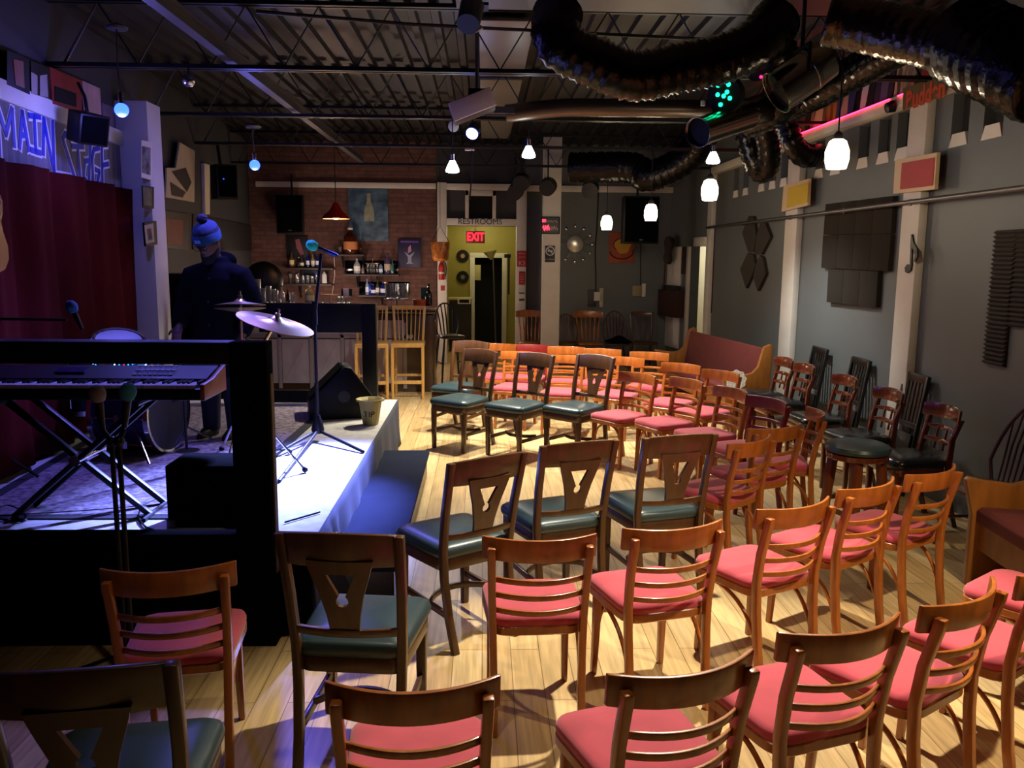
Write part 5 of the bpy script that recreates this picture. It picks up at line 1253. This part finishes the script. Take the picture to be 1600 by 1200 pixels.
# music note on the nearer column
note = [(1427, 366), (1429.5, 379), (1435, 388), (1436, 400), (1432, 409), (1429.5, 408), (1431.5, 399), (1429, 390), (1427, 388), (1426.5, 415), (1425, 423), (1420, 427), (1416, 425), (1415.5, 418), (1419, 413), (1423.5, 413), (1424.5, 380), (1425.5, 366)]
rquad('music_note', 'black metal music note on the nearer white column', 'ornament', note, .012, black_metal, .075)
# album covers along the ledge
cov = [((1250, 1272), '#241410', 'dark brown album cover farthest along the right ledge'), ((1273, 1299), '#8a6a50', 'tan album cover with pale figures on the right ledge'), ((1297, 1313), '#b5742a', 'orange album cover on the right ledge'), ((1313, 1341), '#2a2f5a', 'blue album cover with pale border on the right ledge'),
       ((1345, 1371), '#1c1416', 'dark album cover with white scrawl on the right ledge'), ((1371, 1401), '#282036', 'dusky violet album cover on the right ledge'), ((1402, 1416), '#b0a088', 'cream album cover half behind the foil duct'), ((1416, 1434), '#8f836f', 'cream album cover with grey print beside the red sign'), ((1436, 1466), '#1d1512', 'dark album cover above the red sign')]
for i, ((xa, xb), c, lb) in enumerate(cov):
    ya, yb = onR((xa+xb)/2-(xb-xa)/2, 200).y, onR(xb, 190).y; hgt = .31
    mid = (ya+yb)/2; wd = min(abs(ya-yb)-.006, .62)
    t = thing('album_cover', lb, 'album cover', (W-.055, mid, 3.182), R=Matrix.Rotation(rad(5), 3, 'Y'), group='album covers along the right ledge')
    MB().box((0, 0, .17), (.006, wd, .34)).build('sleeve', mat('cover%d' % i, c, .5, var=.35, scale=(7, 7, 7)), t)
    rr = random.Random(i); pm = mat('cover_print%d' % i, ['#5a3a20', '#d8c0a0', '#7a3a14', '#9a7a6a', '#d8d4cc', '#4a4a6a', '#4a4038', '#6a6458', '#6a2420'][i], .6)
    MB().prism([(wd*(rr.uniform(-.35, .0)), .02), (wd*rr.uniform(.05, .3), .03), (wd*rr.uniform(.0, .3), .22), (wd*rr.uniform(-.2, 0), .3), (wd*rr.uniform(-.3, -.1), .18)], .002, face((-.0042, 0, 0), (0, -1, 0), (-1, 0, 0))).build('print', pm, t)
    if i == 4: MB().tube([(-.005, -wd*.3+wd*.6*k/12, .27+.035*sin(k*1.9)) for k in range(13)], .006, 5).build('scrawl', wi, t)
led = mat('red_led', '#ff6080', emit=14, ecol='#ff2048')
y0, y1 = onR(1197, 235).y, onR(1490, 122).y
for i, (a, b, lb) in enumerate(((onR(1197, 235).y, onR(1232, 220).y, 'short glowing red LED strip behind the black hoses on the ledge'), (onR(1250, 213).y, onR(1412, 150).y, 'long glowing red LED strip along the right ledge'), (onR(1425, 142).y, onR(1488, 122).y, 'glowing red LED strip above the orange lettered sign'))):
    mb = MB(); n = int((a-b)/.03)
    for k in range(n): mb.box((W-.117, b+(a-b)*(k+.5)/n, 3.172), (.008, (a-b)/n*.72, .008))
    tag(mb.build('led_strip', led, smooth=False), lb, 'LED strip', 'red LED strips on the ledge')
o = rquad('ledge_sign', 'brown sign with orange hand lettering hung on the ledge', 'sign', ((1413, 138), (1481, 114), (1479, 148), (1412, 172)), .01, mat('brown_signboard', '#5a4a26', .7, var=.2, scale=(9, 9, 9)), .125)
ca, cb = onR(1416, 157, .137), onR(1477, 133, .137); cm = (ca+cb)/2
text('Budden', 'lettering', .2, mat('orange_ink', '#b5401c', .6), o, face((W-.137, cm.y, cm.z-.015), cb-ca, (-1, 0, 0)), .002, bold=.008, sx=.95)
mb = MB(); mb.lathe([(.05, 0), (.04, .06), (.001, .07)], at(1396, 166, X=W-.12), (-1, 0, -.3), 16); tag(mb.build('small_spotlight', black_metal), 'small dark clip light on the ledge beside the orange lettered sign', 'light')
# ------------------------------------------------------------------ overhead
def flex(nm, lb, pts, r, m=foil, pitch=.035, amp=.012, cat_='duct', n=20):
    P = spline(pts, 30); Q = [P[0]]; acc = 0
    for a, b in zip(P, P[1:]):
        acc += (b-a).length
        if acc >= pitch/2: Q.append(b); acc = 0
    R_ = [r+(amp if i % 2 else -amp)*(.6+.4*sin(i*1.7)) for i in range(len(Q))]
    o = MB().tube(Q, R_, n).build(nm, m, ang=180); return tag(o, lb, cat_)
dfoil = mat('black_foil', '#191614', .2, .7, var=.3, scale=(16, 16, 16), bump=1)
y = 5.75
flex('flexible_duct', 'big sagging foil duct slung below the joists at the photo top', [at(872, 20, Y=y+.1), at(868, 48, Y=y), at(880, 74, Y=y), at(925, 95, Y=y), at(990, 119, Y=y), at(1060, 106, Y=y), at(1130, 92, Y=y), at(1185, 66, Y=y), at(1215, 30, Y=y+.1)], .158, dfoil)
o = MB().tube(spline([at(790, 178, Y=8.3), at(850, 171, Y=8.3), at(900, 168, Y=8.3), at(1000, 169, Y=8.3), at(1120, 170, Y=8.3), at(1190, 165, Y=8.3)], 8), .085, 16).build('round_duct', mat('dull_duct', '#5a524a', .35, .85)); tag(o, 'straight round metal duct running behind the sagging foil duct', 'duct')
brfoil = mat('bronze_foil', '#4a4238', .2, .9, var=.15, scale=(18, 18, 18), bump=.9)
flex('flexible_duct', 'bright ribbed foil duct at the upper right', [at(1292, 30, Y=5.0), at(1330, 36, Y=4.95), at(1400, 50, Y=4.8), at(1470, 66, Y=4.6), at(1510, 74, Y=4.5)], .145, brfoil, pitch=.03, amp=.006)
flex('flexible_duct', 'wide dark foil duct at the top right corner', [at(1508, 62, Y=4.5), at(1545, 80, Y=4.3), at(1590, 98, Y=4.1), at(1650, 125, Y=3.9)], .215, dfoil)
o = MB().lathe([(.168, -.03), (.176, -.02), (.176, .02), (.168, .03)], at(1508, 78, Y=4.5), (at(1520, 82, Y=4.45)-at(1500, 77, Y=4.53)), 28, cap=False).build('duct_clamp', steel, solid=.004); tag(o, 'metal clamp joining the bright and the dark foil ducts', 'clamp')
for lb, pts, r in (('black hose looping down by the far right column', [at(1160, 178, Y=8.8), at(1168, 215, Y=8.8), at(1178, 250, Y=8.8), at(1190, 268, Y=8.8), at(1200, 258, Y=8.7), at(1200, 225, Y=8.6), at(1194, 195, Y=8.5)], .115),
                   ('black hose bending into the wall above the yellow panel', [at(1222, 175, Y=7.9), at(1232, 205, Y=7.9), at(1242, 230, Y=7.9), at(1258, 243, Y=8.0), at(1278, 243, Y=8.3)], .10),
                   ('dark sagging duct far back under the deck', [at(890, 262, Y=11.6), at(985, 262, Y=11.4), at(1010, 275, Y=11.3), at(1050, 262, Y=11.2), at(1085, 235, Y=11), at(1100, 205, Y=10.8)], .2),
                   ('dark bulky duct between the two metal par lamps', [at(1195, 40, Y=6.6), at(1215, 85, Y=6.6), at(1225, 130, Y=6.7), at(1215, 165, Y=6.9), at(1170, 185, Y=7.2)], .15),
                   ('dark duct hanging along the ledge above the album covers', [at(1235, 165, Y=7.3), at(1290, 138, Y=6.7), at(1340, 110, Y=6.3), at(1385, 84, Y=5.9), at(1420, 64, Y=5.6)], .12)):
    flex('flexible_duct', lb, pts, r, dfoil)
def par(lb, a, b, r, m):
    t = thing('par_lamp', lb, 'stage light', a); d = b-a; L_ = d.length; d = d.normalized()
    MB().lathe([(r*.98, 0), (r*1.05, .0), (r*1.05, .015), (r, .02), (r, L_*.62), (r*1.03, L_*.63), (r*1.03, L_*.68), (r, L_*.69), (r*.97, L_), (r*.6, L_+.05), (.01, L_+.06)], (0, 0, 0), d, 32, cap=False).build('can', m, t, solid=.003)
    MB().disc(d*.04, r*.95, d, 28, .01).build('lens', black_vinyl, t)
    MB().tube([d*L_*.5+V((0, -r, 0)), d*L_*.5+V((0, -r, r*1.3)), d*L_*.5+V((0, r, r*1.3)), d*L_*.5+V((0, r, 0))], .012, 6).build('yoke', black_metal, t)
    MB().tube([d*L_*.5+V((0, 0, r*1.3)), d*L_*.5+V((0, 0, r*1.3+.4))], .014, 6).build('hanger', black_metal, t)
    return t
pm = mat('polished_can', '#8b8478', .2, 1)
par('polished metal par can pointing left below the green lights', at(1090, 207, Y=6.3), at(1205, 168, Y=6.9), .105, pm)
par('larger polished metal par can near the right ledge', at(1212, 146, Y=6.0), at(1290, 92, Y=6.0), .145, pm)
grn = mat('green_led', '#20ffc0', emit=7, ecol='#10e8a0'); rdl = mat('pink_led', '#ff3070', emit=8, ecol='#ff1050')
def ledhead(lb, c, r, dots, frm):
    t = thing('led_spotlight', lb, 'stage light', c); d = V((-.55, -.8, -.25)).normalized()
    MB().lathe([(r, -.0), (r, .1), (r*.7, .16)], (0, 0, 0), -d, 24).build('housing', black_metal, t)
    x = d.cross(V((0, 0, 1))).normalized(); y = x.cross(d)
    for col_, pts in dots:
        mb = MB(); [mb.sph(x*u*r+y*v*r+d*.004, r*.12, n=10, m=6) for u, v in pts]; mb.build('diodes', col_, t)
    MB().tube([-d*.08+y*r, -d*.08+y*(r+.3)], .012, 6).build('hanger', black_metal, t)
    MB().box(x*r*1.3+y*-.3*r-d*.02, (.03, .03, .035)).build('clip', white_paint, t)
ledhead('LED spotlight with seven green diodes lit', at(1131, 150, Y=6.4), .13, ((grn, [(-.3, .6), (.3, .6), (-.2, .2), (.35, .1), (-.35, -.15), (.2, -.45), (0, -.0)]),), 0)
ledhead('LED spotlight with red and green diodes lit', at(1183, 106, Y=6.1), .09, ((rdl, [(-.35, .1), (-.2, .2), (-.3, -.7)]), (grn, [(0, .75), (.4, .3), (.35, -.25)])), 0)
# projector
c = at(738, 163, Y=6.0)
t = thing('projector', 'white box projector hung tilted under the joists', 'projector', c, R=Matrix.Rotation(rad(-22+.5), 3, 'Y'))
MB().box((0, 0, 0), (.31, .03, .125)).build('front_panel', mat('projector_white', '#f0ece6', .5), t, bevel=.004)
MB().box((-.0, .16, .01), (.31, .29, .12)).build('case', mat('projector_dark', '#2a2832', .5), t, bevel=.006)
t2 = thing('projector_mount', 'slim ceiling pole with black bracket holding the projector', 'mount', c+V((.03, .16, .08)))
MB().tube([(0, 0, 0), (0, 0, .62)], .014, 10).build('pole', steel, t2); MB().box((0, 0, .02), (.12, .12, .05)).build('bracket', black_metal, t2); MB().box((0, 0, .6), (.16, .16, .02)).build('plate', black_metal, t2)
c = at(735, 22, Y=5.4)
t = thing('stage_spot', 'black theatre spot hanging at the top centre of the photo', 'stage light', c)
MB().lathe([(.07, -.1), (.075, .08), (.05, .13), (.01, .14)], (0, 0, 0), (.1, .5, .6), 20).build('can', black_metal, t); MB().tube([(0, 0, .1), (0, 0, .45)], .012, 6).build('hanger', black_metal, t)
MB().box((.05, -.02, -.09), (.05, .03, .02), Matrix.Rotation(rad(-30), 3, 'Y')).build('tab', mat('tan_tab', '#8a7048', .6), t)
c = at(708.5, 197.5, Y=8.5)
t = thing('smoke_detector', 'round white disc hanging left of the blue lamp', 'detector', c); MB().disc((0, 0, 0), .052, (0, -1, -.1), 28, .02).build('disc', white_paint, t, bevel=.003); MB().tube([(0, 0, .05), (0, 0, .12)], .006, 6).build('stem', black_metal, t)
c = at(788, 172, Y=8.2); o = MB().box((0, 0, 0), (.2, .03, .06)).build('air_vent', steel, loc=c); tag(o, 'small slotted grey vent on the sheet metal panel beside the projector', 'vent')
# small black spots near the back
for px, py, y, lb in ((815, 285, 12.6, 'small round black speaker left of the white column top'), (856, 292, 12.9, 'small black spotlight in front of the white column top'), (922, 296, 12.8, 'small black spotlight above the sunburst clock'), (805, 300, 13.6, 'small black camera on the restroom header corner')):
    t = thing('spotlight', lb, 'light', at(px, py, Y=y)); MB().lathe([(.12, -.1), (.13, .1), (.08, .17), (.01, .18)], (0, 0, 0), (.2, 1, .3), 18).build('can', black_metal, t); MB().tube([(0, 0, .08), (0, 0, .6)], .012, 6).build('hanger', black_metal, t)
# bulbs
cool = mat('cool_bulb', '#ffffff', emit=22, ecol='#e8f4ff'); opal = mat('opal_shade', '#fff2dc', emit=14, ecol='#ffe6c0'); blu = mat('blue_bulb', '#4050ff', emit=16, ecol='#1830ff')
LP = []
for px, py, y, lb in ((707, 266, 8.4, 'bright white reflector bulb left of the pair in the room middle'), (826, 243, 8.4, 'bright white reflector bulb right of the pair in the room middle'), (1114, 252, 8.4, 'bright white reflector bulb just above the hanging opal lamp')):
    c = at(px, py, Y=y); t = thing('reflector_bulb', lb, 'light bulb', c, group='bright reflector bulbs')
    MB().lathe([(.025, .09), (.05, .04), (.066, 0), (.064, -.015), (.04, -.024), (.001, -.026)], n=24).build('bulb', cool, t); MB().lathe([(.02, .08), (.022, .15), (.014, .16)], n=14).build('socket', chrome, t)
    MB().tube([(0, 0, .15), (0, 0, 3.2-c.z)], .006, 6).build('stem', black_metal, t); LP.append(c)
PD = []
for i, (px, py, y, lb) in enumerate(((1308, 241, 5.75, 'opal glass pendant lamp nearest and largest beside the right ledge'), (1109, 297, 8.0, 'opal glass pendant lamp hanging under a white reflector bulb'), (1017, 332, 10.0, 'opal glass pendant lamp in front of the big black loudspeaker'), (948, 348, 11.6, 'opal glass pendant lamp farthest back before the orange painting'))):
    c = at(px, py, Y=y); t = thing('pendant_lamp', lb, 'lamp', c, group='opal pendant lamps')
    MB().lathe([(.03, .10), (.055, .085), (.078, .02), (.078, -.04), (.064, -.095), (.06, -.095), (.07, -.04), (.07, .02), (.04, .08)], n=28, cap=False).build('shade', opal, t)
    MB().sph((0, 0, -.0), .045).build('bulb', opal, t)
    MB().lathe([(.034, .095), (.03, .13), (.012, .15)], n=16).build('cap', steel, t); MB().tube([(0, 0, .14), (0, 0, 3.66-c.z)], .005, 6).build('cord', black_metal, t); PD.append(c)
BL = []
for px, py, y, lb in ((190, 172, 6.2, 'glowing blue globe bulb beside the painted sign'), (398, 258, 8.2, 'glowing blue globe bulb above the man')):
    c = at(px, py, Y=y); t = thing('blue_bulb', lb, 'light bulb', c, group='blue globe bulbs')
    MB().sph((0, 0, 0), .048, n=20, m=14).build('globe', blu, t); MB().lathe([(.02, .04), (.022, .1), (.014, .12)], n=14).build('socket', chrome, t)
    zc_ = at(px, 46 if px < 300 else 200, Y=y).z-c.z
    MB().tube([(0, 0, .1), (-.01, 0, .3), (0, 0, zc_)], .006, 6).build('stem', steel, t); MB().lathe([(.07, 0), (.075, .015), (.03, .035)], (0, 0, zc_), n=20).build('canopy', steel, t); BL.append(c)
bp = at(738, 208, Y=8.2); t = thing('led_par', 'bright blue white LED stage lamp at the photo middle', 'stage light', bp)
bd = (V((-1.15, 5.3, ZS))-bp).normalized()
MB().lathe([(.03, .12), (.06, .1), (.062, 0), (.05, -.0)], (0, 0, 0), -bd, 20).build('housing', black_metal, t)
MB().disc(bd*.012, .056, bd, 24, .01).build('lens', mat('blue_white_lens', '#a0b0ff', emit=30, ecol='#7080ff'), t); MB().tube([(0, 0, .06), (0, 0, 3.2-bp.z)], .008, 6).build('hanger', black_metal, t)
c = at(737, 234, Y=8.2)
t = thing('cable_drop', 'white plate with a cable hanging below the blue white stage lamp', 'cable', c); MB().box((-.02, 0, 0), (.09, .04, .014)).build('plate', white_paint, t); MB().tube([(0, 0, 0), (.0, 0, -.25), (-.02, .1, -.46)], .008, 6).build('cord', black_metal, t)
c = at(295, 126, Y=6.3); t = thing('clear_bulb', 'unlit mirrored bulb hanging under the left beam', 'light bulb', c); MB().sph((0, 0, 0), .045).build('globe', chrome, t); MB().tube([(0, 0, .04), (0, 0, 3.2-c.z)], .006, 6).build('stem', black_metal, t)

# ------------------------------------------------------------------ left wall things
def lquad(nm, lb, cat_, c, th, m, off=.004, group=None):
    P = [onL(x, y, off) for x, y in c]; mb = MB()
    A = [mb._v(p) for p in P]; B = [mb._v(p+LN*th) for p in P]; n = len(P)
    mb.f(A); mb.f(B[::-1]); [mb.f([A[i], A[(i+1) % n], B[(i+1) % n], B[i]]) for i in range(n)]
    return tag(mb.build(nm, m, bevel=.002, smooth=False), lb, cat_, group)
def lprint(par_, c, m, off): 
    o = lquad('print', None, None, c, .003, m, off); o.parent = par_
gL = 'album covers above the painted sign'
o = lquad('album_cover', 'dark album cover with a pale oval and red blot, leftmost above the sign', 'album cover', ((8, 78), (43, 92), (44, 148), (8, 132)), .012, mat('cover_black', '#0f0d0c', .5), .05, gL)
lprint(o, ((20, 92), (36, 96), (38, 138), (24, 132)), mat('cover_oval', '#8a7458', .6, var=.4, scale=(8, 8, 8), col2='#7a2418'), .063)
o = lquad('album_cover', 'album cover with a pale figure and dark hair above the sign', 'album cover', ((45, 94), (74, 106), (76, 155), (47, 146)), .012, mat('cover_black', '#0f0d0c', .5), .05, gL)
lprint(o, ((48, 112), (58, 118), (58, 148), (49, 146)), mat('cover_pale', '#8a8078', .6), .063); lprint(o, ((62, 118), (73, 116), (75, 152), (62, 150)), mat('cover_pale', '#8a8078', .6), .063)
o = lquad('album_cover', 'red album cover with a black square in its middle above the sign', 'album cover', ((75, 104), (126, 126), (126, 178), (80, 162)), .012, mat('cover_red', '#7a1f14', .5), .05, gL)
lprint(o, ((85, 134), (119, 146), (119, 168), (85, 158)), black_paint, .063)
o = lquad('album_cover', 'pale pink album cover behind the hanging black speaker', 'album cover', ((127, 126), (154, 138), (157, 190), (130, 172)), .012, mat('cover_pink', '#a8898e', .6, var=.15, scale=(6, 6, 6)), .05, gL)
o = lquad('album_cover', 'small album cover with a church outline beside the blue bulb', 'album cover', ((157, 160), (176, 168), (177, 200), (159, 192)), .012, mat('cover_violet', '#5a4a68', .6, var=.3, scale=(9, 9, 9)), .05, gL)
c = onL(135, 200, .25)
t = thing('loudspeaker', 'small black loudspeaker hanging over the painted sign', 'speaker', c, R=Matrix.Rotation(rad(58), 3, 'Z') @ Matrix.Rotation(rad(14), 3, 'X'))
MB().prism([(-.12, -.1), (.12, -.1), (.09, .1), (-.09, .1)], .22).build('cabinet', black_paint, t, bevel=.01); MB().box((0, -.102, 0), (.2, .01, .19)).build('grille', black_felt, t)
MB().tube([(0, 0, .1), (0, .05, .22), (0, .14, .3)], .012, 6).build('bracket', black_metal, t)
# pictures on the column's bright side
xcs = onL(190, 300).x+.14+.15; 
def cquad(nm, lb, c, th, m, pts_print=()):
    x0 = xcs+.002; P = [at(x, y, X=x0) for x, y in c]; mb = MB()
    A = [mb._v(p) for p in P]; B = [mb._v(p+V((th, 0, 0))) for p in P]; n = len(P)
    mb.f(A); mb.f(B[::-1]); [mb.f([A[i], A[(i+1) % n], B[(i+1) % n], B[i]]) for i in range(n)]
    o = tag(mb.build(nm, m, bevel=.001, smooth=False), lb, 'picture')
    for q, mm in pts_print:
        P = [at(x, y, X=x0+th+.001) for x, y in q]; mb = MB(); vs = [mb._v(p) for p in P]; v2 = [mb._v(p+V((.002, 0, 0))) for p in P]
        mb.f(vs); mb.f(v2[::-1]); [mb.f([vs[i], vs[(i+1) % 4], v2[(i+1) % 4], v2[i]]) for i in range(4)]
        mb.build('print', mm, o, smooth=False)
bwp = mat('bw_print', '#16161a', .6, var=.8, scale=(14, 14, 14), col2='#7a7a80')
cquad('poster', 'black and white gig poster on the bright side of the left column', ((220, 219), (237, 222), (237, 282), (220, 277)), .006, white_paint, ((((222, 228), (235, 231), (235, 274), (222, 270)), bwp),))
cquad('poster', 'mottled green poster below the black and white one on the left column', ((221, 290), (239, 292), (239, 326), (222, 324)), .01, black_paint, ((((223, 292), (237, 294), (237, 322), (224, 320)), mat('green_print', '#4a4a20', .6, var=.5, scale=(12, 12, 12))),))
cquad('framed_picture', 'small dark framed picture with red figure on the left column', ((222, 348), (241, 345), (243, 382), (225, 385)), .02, black_paint, ((((225, 352), (239, 349), (241, 378), (228, 381)), mat('cream_mat', '#9c8f7c', .7)), (((229, 358), (236, 356), (238, 374), (231, 376)), mat('red_print', '#8a2a18', .6))))
# wall left beyond the column
bwb = mat('photo_pale', '#b0a48e', .6, var=.1, scale=(4, 4, 4))
o = lquad('photo_poster', 'large pale poster of a dark shape leaning on the left wall behind the man', 'poster', ((258, 262), (272, 262), (278, 222), (302, 236), (301, 316), (256, 308)), .02, bwb, .06)
lprint(o, ((268, 268), (290, 262), (299, 285), (292, 300)), mat('photo_dark', '#1a1412', .6), .082); lprint(o, ((266, 284), (290, 300), (285, 309), (268, 305)), MATS['photo_dark'], .0825)
o = lquad('framed_picture', 'dark framed picture with an orange square on the left wall', 'picture', ((249, 328), (292, 334), (292, 391), (250, 387)), .02, mat('frame_brown', '#15110f', .5), .004); lprint(o, ((259, 341), (286, 344), (285, 384), (261, 382)), mat('orange_print', '#6a2a14', .6, var=.2, scale=(5, 5, 5)), .026)
struct(lquad('trim_22', None, None, ((314, 255), (323, 258), (323, 335), (316, 335)), .04, white_paint, .002))
o = lquad('wall_panel', 'narrow pale panel on the left wall behind the man', 'panel', ((354, 355), (361, 356), (361, 388), (356, 388)), .01, mat('pale_yellow', '#a89a70', .6), .004)
o = lquad('shelf', 'wide dark board across the left wall behind the man', 'board', ((300, 334), (392, 352), (392, 392), (300, 390)), .015, mat('dark_board', '#1d1a19', .6), .002)
c = onL(350, 285, .35)
t = thing('loudspeaker', 'black loudspeaker with a tiny blue light high on the left wall', 'speaker', c, R=Matrix.Rotation(rad(35), 3, 'Z')); MB().box((0, 0, 0), (.26, .26, .42)).build('cabinet', black_paint, t, bevel=.012)
MB().box((0, -.133, 0), (.22, .008, .37)).build('grille', black_felt, t); MB().sph((-.05, -.14, .03), .008).build('indicator', mat('tiny_blue', '#2040ff', emit=4), t); MB().bar((0, .1, .2), (0, .2, .5), .03, .03).build('bracket', black_metal, t)

# ------------------------------------------------------------------ light
def lamp(kind, nm, loc, e, col_, size=.1, tgt=None, spot=60, blend=.5):
    l = bpy.data.lights.new(nm, kind); l.energy = e; l.color = col_
    if kind in ('POINT', 'SPOT'): l.shadow_soft_size = size
    if kind == 'SPOT': l.spot_size = rad(spot); l.spot_blend = blend
    o = bpy.data.objects.new(nm, l); C.objects.link(o); o.location = loc
    if tgt is not None: o.rotation_euler = (V(tgt)-V(loc)).to_track_quat('-Z', 'Y').to_euler()
    return o
warm = (1, .80, .52); coolw = (1, .90, .72)
for i, c in enumerate(LP): lamp('SPOT', 'bulb_light', c-V((0, 0, .05)), (430, 460, 250)[i], coolw if i < 2 else (.95, .97, .95), .05, c-V((0, .0, 3)), (132, 108, 128)[i], .7)
for i, c in enumerate(PD): lamp('POINT', 'pendant_light', c-V((0, 0, .13)), (16, 14, 14, 10)[i], warm, .06)
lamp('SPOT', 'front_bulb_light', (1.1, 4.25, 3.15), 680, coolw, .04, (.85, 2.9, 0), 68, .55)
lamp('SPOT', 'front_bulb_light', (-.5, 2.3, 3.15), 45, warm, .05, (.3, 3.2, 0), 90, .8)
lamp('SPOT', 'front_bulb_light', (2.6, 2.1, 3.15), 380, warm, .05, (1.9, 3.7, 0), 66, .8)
for c, e in zip(BL, (26, 16)): lamp('POINT', 'blue_light', c-V((0, 0, .07)), e, (.2, .19, 1), .06)
lamp('SPOT', 'stage_light', bp+bd*.05, 16000, (.22, .28, 1), .06, V((-1.3, 5.3, ZS)), 29, 1)
lamp('SPOT', 'stage_wash', (-1.6, 6.6, 3.15), 420, (.19, .16, 1), .1, (-2.0, 5.0, ZS), 72, .6)
lamp('POINT', 'bar_light', at(525, 352, Y=11.6), 12, (1, .5, .25), .05)
for px, py, e in ((530, 458, 19), (650, 448, 19), (470, 450, 14)): lamp('POINT', 'shelf_light', at(px, py, Y=13.3), e, (1, .78, .66), .08)
for y, e in ((15.3, 10), (16.7, 10)): lamp('POINT', 'passage_light', (0, y, 2.35), e, (1, .92, .6), .1)
lamp('POINT', 'side_door_light', (4.4, 14.3, 2.0), 40, (1, .92, .75), .15)
w = bpy.data.worlds.new('world'); SC.world = w; w.use_nodes = True
w.node_tree.nodes['Background'].inputs[0].default_value = (.5, .45, .42, 1); w.node_tree.nodes['Background'].inputs[1].default_value = .008
SC.view_settings.view_transform = 'Standard'; SC.view_settings.look = 'None'; SC.view_settings.gamma = 1; SC.view_settings.exposure = 0
SC.view_settings.use_curve_mapping = False
SC.cycles.max_bounces = 6; SC.cycles.sample_clamp_indirect = 4
try: SC.cycles.use_denoising = True
except Exception: pass
